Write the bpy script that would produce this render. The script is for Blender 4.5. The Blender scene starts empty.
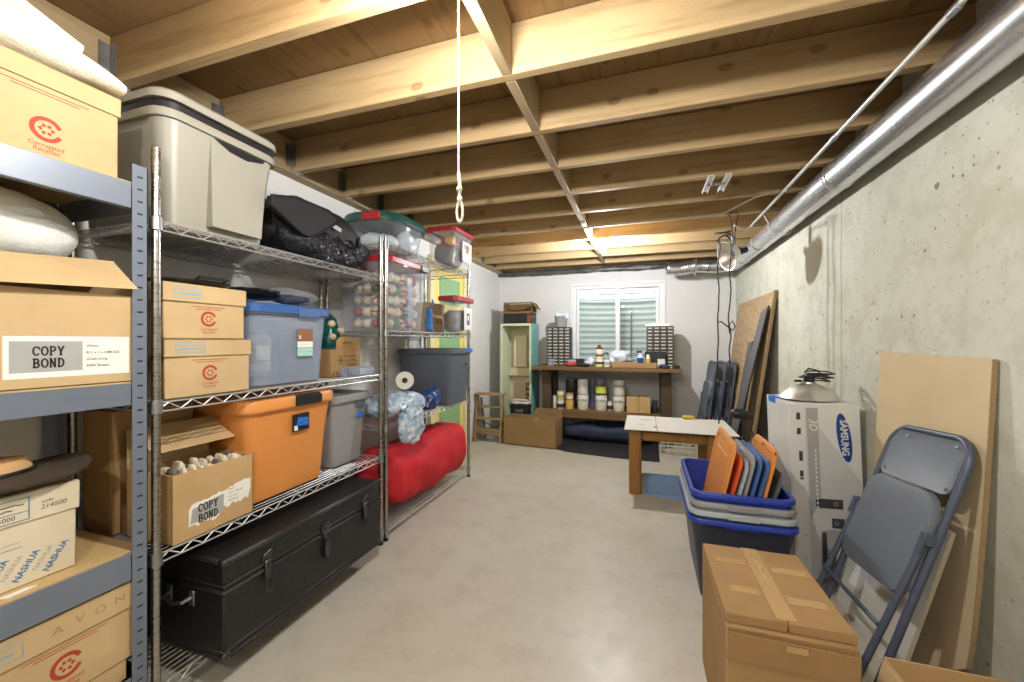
import bpy, bmesh, math, random
from math import sin, cos, pi, radians, sqrt, atan2
from mathutils import Vector as V, Matrix as MX, noise as NZ
random.seed(7)
SC = bpy.context.scene
COL = SC.collection
# ------------------------------------------------------------------ materials
def nt_new(name):
    m = bpy.data.materials.new(name); m.use_nodes = True
    nt = m.node_tree; nt.nodes.clear()
    out = nt.nodes.new('ShaderNodeOutputMaterial')
    return m, nt, out
def N(nt, t, **kw):
    n = nt.nodes.new('ShaderNode' + t)
    for k, v in kw.items():
        if k in n.inputs.keys(): n.inputs[k].default_value = v
        else: setattr(n, k, v)
    return n
def L(nt, a, b): nt.links.new(a, b)
def rgba(c): return (c[0], c[1], c[2], 1)
def s2l(c):
    return tuple(((x/255)/12.92 if x/255 <= .04045 else ((x/255+.055)/1.055)**2.4) for x in c)
def coords(nt, scale=(1,1,1), rnd=True, kind='Object'):
    tc = N(nt, 'TexCoord'); mp = N(nt, 'Mapping'); mp.inputs['Scale'].default_value = scale
    if rnd:
        oi = N(nt, 'ObjectInfo'); mu = N(nt, 'VectorMath', operation='SCALE'); mu.inputs[0].default_value = (37, 53, 71)
        L(nt, oi.outputs['Random'], mu.inputs['Scale'])
        ad = N(nt, 'VectorMath', operation='ADD'); L(nt, tc.outputs[kind], ad.inputs[0]); L(nt, mu.outputs[0], ad.inputs[1])
        L(nt, ad.outputs[0], mp.inputs['Vector'])
    else: L(nt, tc.outputs[kind], mp.inputs['Vector'])
    return mp.outputs['Vector']
def ramp(nt, src, stops, interp='LINEAR'):
    r = N(nt, 'ValToRGB'); r.color_ramp.interpolation = interp
    e = r.color_ramp.elements
    while len(e) < len(stops): e.new(.5)
    for i, (p, c) in enumerate(stops):
        e[i].position = p; e[i].color = rgba(c) if len(c) == 3 else c
    if src is not None: L(nt, src, r.inputs['Fac'])
    return r.outputs['Color']
def mixc(nt, fac, a, b, mode='MIX'):
    m = N(nt, 'Mix', data_type='RGBA', blend_type=mode)
    for sock, v in ((m.inputs[0], fac), (m.inputs[6], a), (m.inputs[7], b)):
        if hasattr(v, 'links'): L(nt, v, sock)
        else: sock.default_value = v if not isinstance(v, tuple) else rgba(v)
    return m.outputs[2]
def math_(nt, op, a, b=None, c=None):
    m = N(nt, 'Math', operation=op)
    for i, v in enumerate((a, b, c)):
        if v is None: continue
        if hasattr(v, 'links'): L(nt, v, m.inputs[i])
        else: m.inputs[i].default_value = v
    return m.outputs[0]
def noise_tex(nt, vec, scale, detail=3, rough=.55):
    n = N(nt, 'TexNoise', Scale=scale, Detail=detail, Roughness=rough); L(nt, vec, n.inputs['Vector']); return n.outputs['Fac']
def finish(nt, out, col, rough=.5, metal=0, bump=None, bstr=.2, bdist=.01, spec=.5, **kw):
    p = N(nt, 'BsdfPrincipled')
    for k, v in (('Base Color', col), ('Roughness', rough), ('Metallic', metal), ('Specular IOR Level', spec), *kw.items()):
        if hasattr(v, 'links'): L(nt, v, p.inputs[k])
        else: p.inputs[k].default_value = rgba(v) if isinstance(v, tuple) and len(v) == 3 else v
    if bump is not None:
        b = N(nt, 'Bump', Strength=bstr, Distance=bdist); L(nt, bump, b.inputs['Height']); L(nt, b.outputs[0], p.inputs['Normal'])
    L(nt, p.outputs[0], out.inputs[0]); return p
CACHE = {}
def plain(name, c, rough=.5, metal=0, amt=.12, scale=9, bump=0, bscale=60, spec=.5, **kw):
    """colour with a soft procedural mottling"""
    if name in CACHE: return CACHE[name]
    m, nt, out = nt_new(name); c = s2l(c); vec = coords(nt)
    f = noise_tex(nt, vec, scale, 4)
    col = ramp(nt, f, [(.25, tuple(x*(1-amt) for x in c)), (.75, tuple(min(1, x*(1+amt)) for x in c))])
    bm = noise_tex(nt, vec, bscale, 3) if bump else None
    finish(nt, out, col, rough, metal, bm, bump, .005, spec, **kw)
    CACHE[name] = m; return m
def emit(name, c, s):
    m, nt, out = nt_new(name); e = N(nt, 'Emission', Strength=s); e.inputs['Color'].default_value = rgba(c)
    L(nt, e.outputs[0], out.inputs[0]); return m
def clear(name, c, fac=.3, rough=.15, mott=.15):
    m, nt, out = nt_new(name); vec = coords(nt)
    t = N(nt, 'BsdfTransparent'); t.inputs[0].default_value = (1, 1, 1, 1)
    p = N(nt, 'BsdfPrincipled', Roughness=rough); p.inputs['Base Color'].default_value = rgba(s2l(c))
    fr = N(nt, 'LayerWeight', Blend=.35)
    f = noise_tex(nt, vec, 7, 3)
    a = math_(nt, 'MULTIPLY_ADD', fr.outputs['Facing'], .22, fac)
    b = math_(nt, 'MULTIPLY_ADD', f, mott, a)
    b = math_(nt, 'MINIMUM', math_(nt, 'SUBTRACT', b, mott*.5), 1)
    x = N(nt, 'MixShader'); L(nt, b, x.inputs[0]); L(nt, t.outputs[0], x.inputs[1]); L(nt, p.outputs[0], x.inputs[2])
    L(nt, x.outputs[0], out.inputs[0]); return m
def lumber(name, c1, c2, axis=0, knots=True):
    m, nt, out = nt_new(name)
    sc = [14, 14, 14]; sc[axis] = .9
    vec = coords(nt, tuple(sc)); v2 = coords(nt)
    g = noise_tex(nt, vec, 2.2, 6, .65)
    col = ramp(nt, g, [(.3, s2l(c2)), (.5, s2l(c1)), (.72, tuple(x*.9 for x in s2l(c1)))])
    big = noise_tex(nt, v2, 1.3, 2)
    col = mixc(nt, ramp(nt, big, [(.35, (0,0,0)), (.7, (.5,.5,.5))]), col, s2l(c2))
    if knots:
        ks = [5.2, 5.2, 5.2]; ks[axis] = 2.3
        kv = N(nt, 'SeparateXYZ'); L(nt, coords(nt), kv.inputs[0]); kc = N(nt, 'CombineXYZ')
        other = 'Y' if axis == 0 else 'X'
        L(nt, math_(nt, 'MULTIPLY', kv.outputs['XYZ'[axis]], 2.6), kc.inputs[0])
        L(nt, math_(nt, 'MULTIPLY', math_(nt, 'ADD', kv.outputs['Z'] if axis != 2 else kv.outputs['Y'], kv.outputs[other]), 4.4), kc.inputs[1])
        vo = N(nt, 'TexVoronoi', voronoi_dimensions='2D', Scale=1.0); L(nt, kc.outputs[0], vo.inputs['Vector'])
        sc_ = N(nt, 'SeparateColor'); L(nt, vo.outputs['Color'], sc_.inputs[0])
        keep = math_(nt, 'GREATER_THAN', sc_.outputs[0], .35)
        kf = ramp(nt, vo.outputs['Distance'], [(.03, (.8,.8,.8)), (.055, (1,1,1)), (.07, (.3,.3,.3)), (.10, (0,0,0))])
        col = mixc(nt, math_(nt, 'MULTIPLY', math_(nt, 'MULTIPLY', kf, keep), .6), col, s2l((104, 68, 40)))
    finish(nt, out, col, .62, bump=g, bstr=.15, spec=.3); return m
def cardboard(name, c, amt=.1):
    if name in CACHE: return CACHE[name]
    m, nt, out = nt_new(name); vec = coords(nt); c = s2l(c)
    v2 = coords(nt, (3, 3, 90))
    f = noise_tex(nt, vec, 6, 4); g = noise_tex(nt, v2, 3, 2)
    col = ramp(nt, f, [(.25, tuple(x*(1-amt) for x in c)), (.75, tuple(min(1, x*(1+amt)) for x in c))])
    col = mixc(nt, math_(nt, 'MULTIPLY', g, .18), col, tuple(x*.7 for x in c))
    finish(nt, out, col, .8, bump=f, bstr=.08, spec=.2); CACHE[name] = m; return m
def steel(name, c, rough=.3, metal=1, rings=False, spangle=False, smooth=False):
    m, nt, out = nt_new(name); vec = coords(nt, rnd=False); c = s2l(c)
    f = noise_tex(nt, vec, 22 if not smooth else 6, 4)
    col = ramp(nt, f, [(.2, tuple(x*(.78 if not smooth else .92) for x in c)), (.8, c)])
    if spangle:
        vo = N(nt, 'TexVoronoi', Scale=55.0); L(nt, vec, vo.inputs['Vector'])
        col = mixc(nt, math_(nt, 'MULTIPLY', vo.outputs['Color'], .3), col, (.55, .57, .6))
    if rings:
        sx = N(nt, 'SeparateXYZ'); L(nt, vec, sx.inputs[0])
        fr = math_(nt, 'FRACT', math_(nt, 'MULTIPLY', sx.outputs['Z'], 1/.0254))
        lt = math_(nt, 'LESS_THAN', fr, .09)
        col = mixc(nt, lt, col, tuple(x*.5 for x in c))
    rr_ = ramp(nt, f, [(.2, (rough*(.7 if not smooth else .9),)*3), (.8, (rough*(1.4 if not smooth else 1.1),)*3)])
    finish(nt, out, col, rr_, metal); return m
def concrete_floor():
    m, nt, out = nt_new('concrete_floor'); vec = coords(nt, rnd=False)
    a = noise_tex(nt, vec, 1.1, 5, .6); b = noise_tex(nt, vec, 5.5, 6, .7); d = noise_tex(nt, vec, 60, 3)
    col = ramp(nt, a, [(.3, s2l((190, 183, 168))), (.55, s2l((199, 194, 181))), (.75, s2l((205, 203, 195)))])
    col = mixc(nt, ramp(nt, b, [(.36, (.3,.3,.3)), (.52, (0,0,0))]), col, s2l((160, 151, 136)))
    st = noise_tex(nt, coords(nt, (2.2, 5, 1), rnd=False), 2.4, 6, .75)
    col = mixc(nt, ramp(nt, st, [(.66, (0,0,0)), (.75, (.35,.35,.35))]), col, s2l((132, 126, 116)))
    col = mixc(nt, ramp(nt, d, [(.7, (0,0,0)), (.8, (.25,.25,.25))]), col, s2l((120, 113, 104)))
    finish(nt, out, col, ramp(nt, b, [(.3, (.3,)*3), (.7, (.5,)*3)]), bump=b, bstr=.05, spec=.45); return m
def concrete_wall():
    m, nt, out = nt_new('concrete_wall'); vec = coords(nt, rnd=False)
    a = noise_tex(nt, vec, 1.6, 5, .6); b = noise_tex(nt, vec, 7, 6, .7)
    col = ramp(nt, a, [(.3, s2l((200, 201, 186))), (.6, s2l((209, 210, 197))), (.8, s2l((216, 217, 208)))])
    col = mixc(nt, ramp(nt, b, [(.38, (.45,.45,.45)), (.55, (0,0,0))]), col, s2l((178, 175, 154)))
    # bug holes: two sizes of voronoi cells thinned out by a noise
    wob = N(nt, 'VectorMath', operation='ADD'); nz = N(nt, 'TexNoise', Scale=30.0); L(nt, vec, nz.inputs['Vector'])
    sc = N(nt, 'VectorMath', operation='SCALE'); sc.inputs['Scale'].default_value = .02; L(nt, nz.outputs['Color'], sc.inputs[0])
    L(nt, vec, wob.inputs[0]); L(nt, sc.outputs[0], wob.inputs[1])
    hole = None
    for s, r0, th, sd in ((6.0, .11, .58, 0), (20.0, .13, .60, 5), (46.0, .16, .7, 9)):
        vo = N(nt, 'TexVoronoi', Scale=s); L(nt, wob.outputs[0], vo.inputs['Vector'])
        sel = N(nt, 'SeparateColor'); L(nt, vo.outputs['Color'], sel.inputs[0])
        keep = math_(nt, 'GREATER_THAN', sel.outputs[0], th)
        rad = math_(nt, 'MULTIPLY_ADD', sel.outputs[1], r0, r0*.35)
        h = math_(nt, 'MULTIPLY', math_(nt, 'LESS_THAN', vo.outputs['Distance'], rad), keep)
        hole = h if hole is None else math_(nt, 'MAXIMUM', hole, h)
    dens = ramp(nt, noise_tex(nt, vec, 1.3, 2), [(.36, (.15,.15,.15)), (.50, (1,1,1))])
    hole = math_(nt, 'MULTIPLY', hole, dens)
    col = mixc(nt, math_(nt, 'MULTIPLY', hole, .8), col, s2l((112, 106, 90)))
    sx = N(nt, 'SeparateXYZ'); L(nt, vec, sx.inputs[0]); Y, Z = sx.outputs['Y'], sx.outputs['Z']
    def blot(cy, cz, ry, rz, c, k):
        nonlocal col
        e = math_(nt, 'ADD', math_(nt, 'POWER', math_(nt, 'DIVIDE', math_(nt, 'SUBTRACT', Y, cy), ry), 2), math_(nt, 'POWER', math_(nt, 'DIVIDE', math_(nt, 'SUBTRACT', Z, cz), rz), 2))
        e = math_(nt, 'ADD', e, math_(nt, 'MULTIPLY', math_(nt, 'SUBTRACT', b, .5), .5))
        col = mixc(nt, ramp(nt, e, [(.8, (k,)*3), (1.0, (0,)*3)]), col, s2l(c))
    blot(3.35, 1.6, .10, .02, (190, 180, 156), .5)
    for cy in (2.74, 3.84, 1.35):      # form panel joints
        wv = math_(nt, 'MULTIPLY_ADD', math_(nt, 'SUBTRACT', b, .5), .02, cy)
        d = math_(nt, 'ABSOLUTE', math_(nt, 'SUBTRACT', Y, wv))
        k = .8 if cy < 3 and cy > 2 else .4
        col = mixc(nt, ramp(nt, d, [(.002, (k,)*3), (.008, (0,)*3)]), col, s2l((142, 140, 112)))
    bmp = math_(nt, 'SUBTRACT', math_(nt, 'MULTIPLY', b, .35), hole)
    finish(nt, out, col, .85, bump=bmp, bstr=.5, bdist=.006, spec=.2); return m
def osb():
    m, nt, out = nt_new('oriented_strand_board'); vec = coords(nt, (1, 1, 2.2))
    vo = N(nt, 'TexVoronoi', Scale=26.0); L(nt, vec, vo.inputs['Vector'])
    g = noise_tex(nt, vec, 30, 5)
    col = mixc(nt, .5, ramp(nt, vo.outputs['Color'], [(.1, s2l((146, 120, 88))), (.5, s2l((184, 158, 122))), (.9, s2l((206, 184, 150)))]), ramp(nt, g, [(.3, s2l((140, 112, 80))), (.7, s2l((196, 170, 132)))]))
    finish(nt, out, col, .8, bump=g, bstr=.2); return m
def particle(name, c):
    m, nt, out = nt_new(name); vec = coords(nt, (2, 8, 8)); c = s2l(c)
    g = noise_tex(nt, vec, 30, 4, .8); h = noise_tex(nt, vec, 3, 3)
    col = ramp(nt, g, [(.3, tuple(x*.78 for x in c)), (.65, c)])
    col = mixc(nt, math_(nt, 'MULTIPLY', h, .25), col, tuple(x*.8 for x in c))
    finish(nt, out, col, .75, bump=g, bstr=.06, spec=.25); return m
def printed(name, a, b_, c, rough=.3, bd=.012):
    m, nt, out = nt_new(name); vec = coords(nt)
    f = noise_tex(nt, vec, 9, 4, .6); h = noise_tex(nt, coords(nt, (3, 1, 1)), 16, 3); k = noise_tex(nt, vec, 26, 4)
    col = ramp(nt, f, [(.42, s2l(a)), (.5, s2l(b_)), (.62, s2l(a))])
    col = mixc(nt, ramp(nt, h, [(.60, (0,0,0)), (.66, (.8,.8,.8))]), col, s2l(c))
    finish(nt, out, col, rough, bump=k, bstr=.6, bdist=bd); return m
M_ = {}
def build_mats():
    g = M_
    g['joist'] = lumber('pine_joist', (190, 164, 122), (158, 130, 92), 0)
    g['block'] = lumber('pine_blocking', (178, 158, 124), (152, 128, 94), 1, False)
    g['subfloor'] = lumber('plywood_subfloor', (146, 118, 80), (116, 90, 60), 1)
    g['floor'] = concrete_floor(); g['cwall'] = concrete_wall()
    g['paint'] = plain('white_painted_wall', (226, 226, 224), .8, amt=.03, scale=2.5, bump=.08, bscale=40, spec=.2)
    g['trimw'] = plain('white_trim', (236, 238, 238), .4, amt=.02)
    g['galv'] = steel('galvanised_duct', (222, 224, 230), .27, .95, smooth=True)
    g['zinc'] = steel('zinc_bracket', (170, 172, 174), .4)
    g['chrome'] = steel('chrome_wire', (206, 206, 204), .35, .6)
    g['post'] = steel('chrome_post', (178, 174, 166), .28, rings=True)
    g['rack'] = plain('grey_rack_steel', (116, 125, 140), .38, .15, .06, 5)
    g['alu'] = steel('spun_aluminium', (232, 228, 220), .42, .85)
    g['part'] = particle('particle_board', (214, 184, 130))
    g['osb'] = osb()
    g['kraft'] = cardboard('kraft_cardboard', (196, 163, 116))
    g['kraft2'] = cardboard('tan_cardboard', (203, 175, 132))
    g['kraftd'] = cardboard('brown_cardboard', (168, 134, 92))
    g['kraftg'] = cardboard('grey_brown_cardboard', (130, 104, 70))
    g['kraftw'] = cardboard('dull_brown_cardboard', (150, 122, 84))
    g['kin'] = cardboard('cardboard_inside', (172, 134, 88))
    g['ivory'] = cardboard('ivory_carton', (226, 214, 188), .05)
    g['white'] = plain('white_paper', (240, 238, 230), .7, amt=.03)
    g['pgrey'] = plain('grey_print', (168, 170, 168), .7, amt=.03)
    g['ink'] = plain('black_ink', (38, 36, 34), .7, amt=.02)
    g['inkg'] = plain('grey_ink', (112, 110, 104), .7, amt=.02)
    g['inkbr'] = plain('brown_ink', (146, 96, 64), .7, amt=.02)
    g['red'] = plain('red_ink', (178, 62, 44), .7, amt=.04)
    g['blueink'] = plain('pale_blue_ink', (120, 176, 204), .7, amt=.04)
    g['blueink2'] = plain('blue_ink', (58, 126, 176), .7, amt=.04)
    g['penc'] = plain('pencil_mark', (166, 138, 98), .8, amt=.02)
    g['tape'] = plain('packing_tape', (186, 150, 96), .25, amt=.05, spec=.6)
    g['black'] = plain('black_plastic', (30, 31, 33), .4, amt=.1)
    g['trunk'] = plain('black_trunk_vinyl', (24, 24, 25), .46, amt=.25, scale=14, bump=.35, bscale=22)
    g['trunkm'] = steel('dull_black_metal', (92, 92, 94), .35)
    g['nylon'] = plain('black_nylon', (22, 22, 24), .7, amt=.12, bump=.2, bscale=30)
    g['shiny'] = printed('shiny_black_film', (14, 15, 20), (22, 26, 36), (16, 17, 22), .12, .05)
    g['gtote'] = plain('warm_grey_plastic', (156, 153, 141), .42, amt=.04, scale=3)
    g['gtote2'] = plain('grey_plastic', (150, 152, 154), .42, amt=.05, scale=3)
    g['btote'] = plain('slate_plastic', (92, 98, 108), .42, amt=.05, scale=3)
    g['navy'] = plain('navy_plastic', (48, 54, 66), .42, amt=.06, scale=3)
    g['ltg'] = plain('light_grey_plastic', (176, 186, 190), .42, amt=.04, scale=3)
    g['blue'] = plain('blue_plastic', (42, 66, 168), .38, amt=.06, scale=3)
    g['bluel'] = plain('steel_blue_plastic', (72, 104, 160), .38, amt=.06, scale=3)
    g['orange'] = plain('orange_plastic', (226, 148, 76), .42, amt=.04, scale=3)
    g['orange2'] = plain('red_orange_plastic', (222, 94, 42), .42, amt=.04, scale=3)
    g['redl'] = plain('red_plastic', (176, 38, 48), .4, amt=.06)
    g['green'] = plain('dark_green_plastic', (34, 82, 74), .4, amt=.08)
    g['clear'] = clear('clear_plastic', (205, 212, 220), .08, .12)
    g['cloudy'] = clear('cloudy_plastic', (180, 196, 220), .30, .25)
    g['film'] = clear('clear_film', (190, 196, 206), .22, .1, .5)
    g['glass'] = clear('window_glass', (235, 250, 248), .02, .02, .0)
    g['redcloth'] = plain('red_duffel_cloth', (196, 28, 40), .75, amt=.16, scale=5, bump=.25, bscale=28)
    g['towel'] = plain('white_towel', (240, 236, 216), .95, amt=.05, bump=.6, bscale=120, spec=.1)
    g['bubble'] = plain('bubble_wrap_white', (234, 236, 232), .55, amt=.06, scale=40, bump=.5, bscale=90)
    g['bagw'] = plain('white_printed_bag', (214, 224, 232), .3, amt=.1, scale=14, bump=.5, bscale=14)
    g['bagp'] = printed('pale_blue_print_bag', (214, 220, 226), (150, 182, 206), (74, 108, 156))
    g['bagb'] = printed('blue_printed_bag', (34, 56, 110), (44, 78, 142), (190, 204, 222))
    g['felt'] = plain('dark_brown_felt', (70, 58, 48), .85, amt=.25, scale=12)
    g['tan'] = plain('tan_leather', (222, 178, 124), .7, amt=.05)
    g['chair'] = plain('blue_grey_steel', (78, 86, 104), .36, amt=.06, scale=5)
    g['seatm'] = plain('blue_grey_vinyl', (104, 112, 122), .5, amt=.08, scale=6, bump=.12, bscale=70)
    g['board'] = cardboard('cardboard_faced_board', (214, 195, 158), .06)
    g['boarde'] = particle('raw_board_edge', (168, 142, 106))
    g['melam'] = plain('white_melamine', (232, 232, 226), .4, amt=.03)
    g['melb'] = particle('chipboard_back', (120, 104, 84))
    g['chip'] = particle('chipboard_edge', (216, 206, 182))
    g['bench'] = lumber('brown_stained_wood', (124, 97, 66), (98, 74, 48), 0, False)
    g['benchd'] = lumber('dark_stained_wood', (84, 70, 54), (62, 50, 38), 2, False)
    g['tablew'] = lumber('glossy_oak', (166, 122, 66), (136, 94, 46), 2, False)
    g['tablet'] = plain('grey_card_sheet', (204, 200, 192), .8, amt=.04)
    g['stepw'] = lumber('pale_step_wood', (164, 138, 98), (138, 112, 76), 2, False)
    g['tarp'] = plain('black_rubber', (42, 44, 46), .55, amt=.15, bump=.2, bscale=9)
    g['navycl'] = plain('navy_cloth', (36, 46, 72), .7, amt=.3, bump=.4, bscale=14)
    g['bluesh'] = plain('pale_blue_plastic', (146, 182, 234), .3, amt=.05, scale=3)
    g['cab'] = plain('pale_green_paint', (206, 214, 186), .5, amt=.05)
    g['cabin'] = plain('cream_inside', (206, 192, 156), .6, amt=.06)
    g['teal'] = plain('teal_paint', (134, 186, 184), .5, amt=.06)
    g['ylw'] = plain('yellow_paint', (242, 226, 128), .5, amt=.04)
    g['cream'] = plain('cream_paint', (240, 230, 186), .5, amt=.03)
    g['olive'] = plain('olive_paint', (148, 142, 62), .6, amt=.08)
    g['lgreen'] = plain('light_green_paint', (148, 188, 140), .6, amt=.05)
    g['maroon'] = plain('maroon_paint', (118, 52, 30), .6, amt=.15)
    g['plank'] = plain('dark_grey_laminate', (96, 94, 98), .5, amt=.06)
    g['drawer'] = clear('cloudy_drawer', (128, 126, 116), .7, .2)
    g['lidblue'] = plain('mid_blue_plastic', (50, 92, 158), .4, amt=.05)
    g['tin'] = steel('tin_can', (176, 176, 176), .35)
    g['canw'] = plain('white_can_label', (226, 222, 208), .45, amt=.04)
    g['cany'] = plain('yellow_can_label', (206, 172, 84), .45, amt=.06)
    g['candk'] = plain('dark_can_label', (58, 56, 64), .45, amt=.1)
    g['canbl'] = plain('blue_grey_can_label', (98, 108, 128), .45, amt=.1)
    g['canyg'] = plain('lime_label', (206, 214, 70), .45, amt=.06)
    g['sbox'] = plain('white_gloss_carton', (226, 226, 222), .35, amt=.02)
    g['sgrey'] = plain('grey_printed_carton', (168, 164, 156), .4, amt=.04)
    g['smid'] = plain('pale_grey_print', (206, 206, 204), .35, amt=.02)
    g['sdark'] = plain('dark_print', (70, 68, 72), .35, amt=.08)
    g['sblue'] = plain('deep_blue_print', (24, 70, 152), .35, amt=.04)
    g['rope'] = plain('white_cord', (232, 226, 206), .8, amt=.04)
    g['cord'] = plain('black_cord', (34, 34, 36), .5, amt=.05)
    g['porc'] = plain('porcelain', (236, 234, 226), .25, amt=.02)
    g['well'] = plain('galvanised_well', (204, 214, 209), .5, .0, .05, 4)
    g['foil'] = plain('crumpled_dark_foil', (92, 92, 90), .45, .4, .4, 16, .8, 18)
    g['orn1'] = plain('pearl_ornament', (226, 206, 176), .3, amt=.1)
    g['orn2'] = plain('red_ornament', (170, 62, 54), .25, amt=.1)
    g['orn3'] = plain('green_ornament', (84, 130, 104), .25, amt=.1)
    g['tinsel'] = plain('teal_tinsel', (40, 106, 98), .3, .4, .5, 40)
    g['bluecl'] = plain('blue_cloth', (64, 116, 186), .8, amt=.15)
    g['yel'] = plain('yellow_handle', (196, 176, 52), .5, amt=.06)
    g['rag'] = plain('dark_contents', (110, 104, 98), .6, amt=.3, scale=18)
    g['blutape'] = plain('blue_tape', (30, 112, 214), .6, amt=.06)
# ------------------------------------------------------------------ mesh builder
class B:
    def __init__(s): s.v = []; s.f = []; s.m = []; s.sm = []; s.T = None
    def add(s, vs, fs, m=0, smooth=True, T=None):
        b = len(s.v); TT = T if T is not None else None
        for p in vs:
            p = V(p)
            if TT is not None: p = TT @ p
            if s.T is not None: p = s.T @ p
            s.v.append(p)
        for f in fs: s.f.append([i + b for i in f]); s.m.append(m); s.sm.append(smooth)
        return s
    def box(s, a, b, m=0, bev=.0, T=None, seg=1):
        bm = bmesh.new(); bmesh.ops.create_cube(bm, size=1)
        c = [(a[i]+b[i])/2 for i in range(3)]; d = [abs(b[i]-a[i]) for i in range(3)]
        for v in bm.verts: v.co = V((c[0]+v.co.x*d[0], c[1]+v.co.y*d[1], c[2]+v.co.z*d[2]))
        if bev > 0:
            bmesh.ops.bevel(bm, geom=bm.edges[:], offset=min(bev, min(d)*.45), segments=seg, affect='EDGES', clamp_overlap=True)
        bm.verts.index_update()
        s.add([v.co.copy() for v in bm.verts], [[v.index for v in f.verts] for f in bm.faces], m, True, T); bm.free(); return s
    def loft(s, rings, m=0, cap0=True, cap1=True, closed=True, smooth=True, T=None):
        n = len(rings[0]); vs = [p for r in rings for p in r]; fs = []
        for k in range(len(rings)-1):
            for i in range(n if closed else n-1):
                j = (i+1) % n; fs.append([k*n+i, k*n+j, (k+1)*n+j, (k+1)*n+i])
        if cap0: fs.append(list(range(n))[::-1])
        if cap1: fs.append([(len(rings)-1)*n+i for i in range(n)])
        return s.add(vs, fs, m, smooth, T)
    def tube(s, path, r=.01, n=8, m=0, closed=False, T=None, caps=True):
        P = [V(p) for p in path]; K = len(P); rings = []; up = None
        for i in range(K):
            a = P[(i-1) % K] if (closed or i > 0) else P[i]; b = P[(i+1) % K] if (closed or i < K-1) else P[i]
            d = (b-a)
            if d.length < 1e-9: d = V((0, 0, 1))
            d.normalize()
            if up is None:
                up = V((0, 0, 1)) if abs(d.z) < .9 else V((1, 0, 0))
            x = d.cross(up)
            if x.length < 1e-6: x = d.cross(V((1, 0, 0)))
            x.normalize(); y = x.cross(d).normalized(); up = y
            rr_ = r[i] if isinstance(r, (list, tuple)) else r
            k = 1.0
            if 0 < i < K-1 or closed:
                d1 = (P[i]-a).normalized(); d2 = (b-P[i]).normalized(); ca = max(-1, min(1, d1.dot(d2))); k = min(1.6, 1/max(.3, sqrt((1+ca)/2)))
            rings.append([P[i]+(x*cos(2*pi*t/n)+y*sin(2*pi*t/n))*rr_*(k if n < 7 else 1) for t in range(n)])
        if closed: rings.append(rings[0])
        return s.loft(rings, m, caps and not closed, caps and not closed, T=T)
    def lathe(s, prof, n=24, m=0, T=None, c=(0, 0, 0), cap=True):
        rings = [[V((c[0]+r*cos(2*pi*i/n), c[1]+r*sin(2*pi*i/n), c[2]+z)) for i in range(n)] for r, z in prof]
        return s.loft(rings, m, cap, cap, T=T)
    def poly(s, pts, m=0, T=None): return s.add(pts, [list(range(len(pts)))], m, False, T)
    def prism(s, pts2, y0, y1, m=0, T=None):   # outline in xz, depth along y
        return s.loft([[V((x, y0, z)) for x, z in pts2], [V((x, y1, z)) for x, z in pts2]], m, smooth=False, T=T)
    def flat(s, pts2, y=0, m=0, T=None):
        return s.poly([(x, y, z) for x, z in pts2], m, T)
    def blob(s, c, r, e=2.0, ez=2.0, amp=0.0, fr=4.0, seed=0, n=28, k=16, m=0, T=None, zmin=None, ridge=False):
        rings = []
        def sp(t, ex): return math.copysign(abs(t)**(2/ex), t)
        for j in range(k+1):
            ph = -pi/2 + pi*j/k; ring = []
            for i in range(n):
                th = 2*pi*i/n
                p = V((r[0]*sp(cos(ph), ez)*sp(cos(th), e), r[1]*sp(cos(ph), ez)*sp(sin(th), e), r[2]*sp(sin(ph), ez)))
                if amp:
                    q = p*fr + V((seed*3.1, seed*1.7, seed*.9)); h = NZ.noise(q) + .5*NZ.noise(q*2.3)
                    if ridge: h = .6 - 1.6*abs(h)
                    d = V((p.x/r[0]**2, p.y/r[1]**2, p.z/r[2]**2)); d = d.normalized() if d.length > 0 else d
                    p = p + d*amp*h
                p = p + V(c)
                if zmin is not None and p.z < zmin: p.z = zmin
                ring.append(p)
            rings.append(ring)
        return s.loft(rings, m, True, True, T=T)
    def obj(s, name, mats, parent=None, ang=38):
        me = bpy.data.meshes.new(name); me.from_pydata([tuple(v) for v in s.v], [], s.f)
        for k in (mats if isinstance(mats, (list, tuple)) else [mats]): me.materials.append(M_[k] if isinstance(k, str) else k)
        me.polygons.foreach_set('material_index', s.m); me.polygons.foreach_set('use_smooth', s.sm)
        me.update(); me.validate()
        try: me.set_sharp_from_angle(angle=radians(ang))
        except Exception: pass
        o = bpy.data.objects.new(name, me); COL.objects.link(o)
        if parent is not None: o.parent = parent
        return o
def tag(o, label, cat, group=None, kind=None):
    if label: o['label'] = label
    if cat: o['category'] = cat
    if group: o['group'] = group
    if kind: o['kind'] = kind
    return o
def thing(name, label, cat, loc=(0, 0, 0), rz=0, group=None, mat=None):
    o = bpy.data.objects.new(name, None); COL.objects.link(o); o.empty_display_size = .1
    if mat is not None: o.matrix_world = mat
    else: o.location = loc; o.rotation_euler = (0, 0, rz)
    return tag(o, label, cat, group)
def struct(o, label=None):
    o['kind'] = 'structure'
    if label: o['label'] = label
    return o
def copy_tree(o, parent=None):
    c = o.copy(); COL.objects.link(c)
    if parent is not None: c.parent = parent; c.matrix_parent_inverse = o.matrix_parent_inverse.copy()
    for ch in list(o.children): copy_tree(ch, c)
    return c
def rr(w, d, r, z, n=4, cx=0, cy=0):
    r = max(.0005, min(r, w/2-.0005, d/2-.0005)); out = []
    for (sx, sy, a0) in ((1, -1, -pi/2), (1, 1, 0), (-1, 1, pi/2), (-1, -1, pi)):
        for i in range(n+1):
            a = a0 + (pi/2)*i/n
            out.append(V((cx+sx*(w/2-r)+r*cos(a), cy+sy*(d/2-r)+r*sin(a), z)))
    return out
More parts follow.
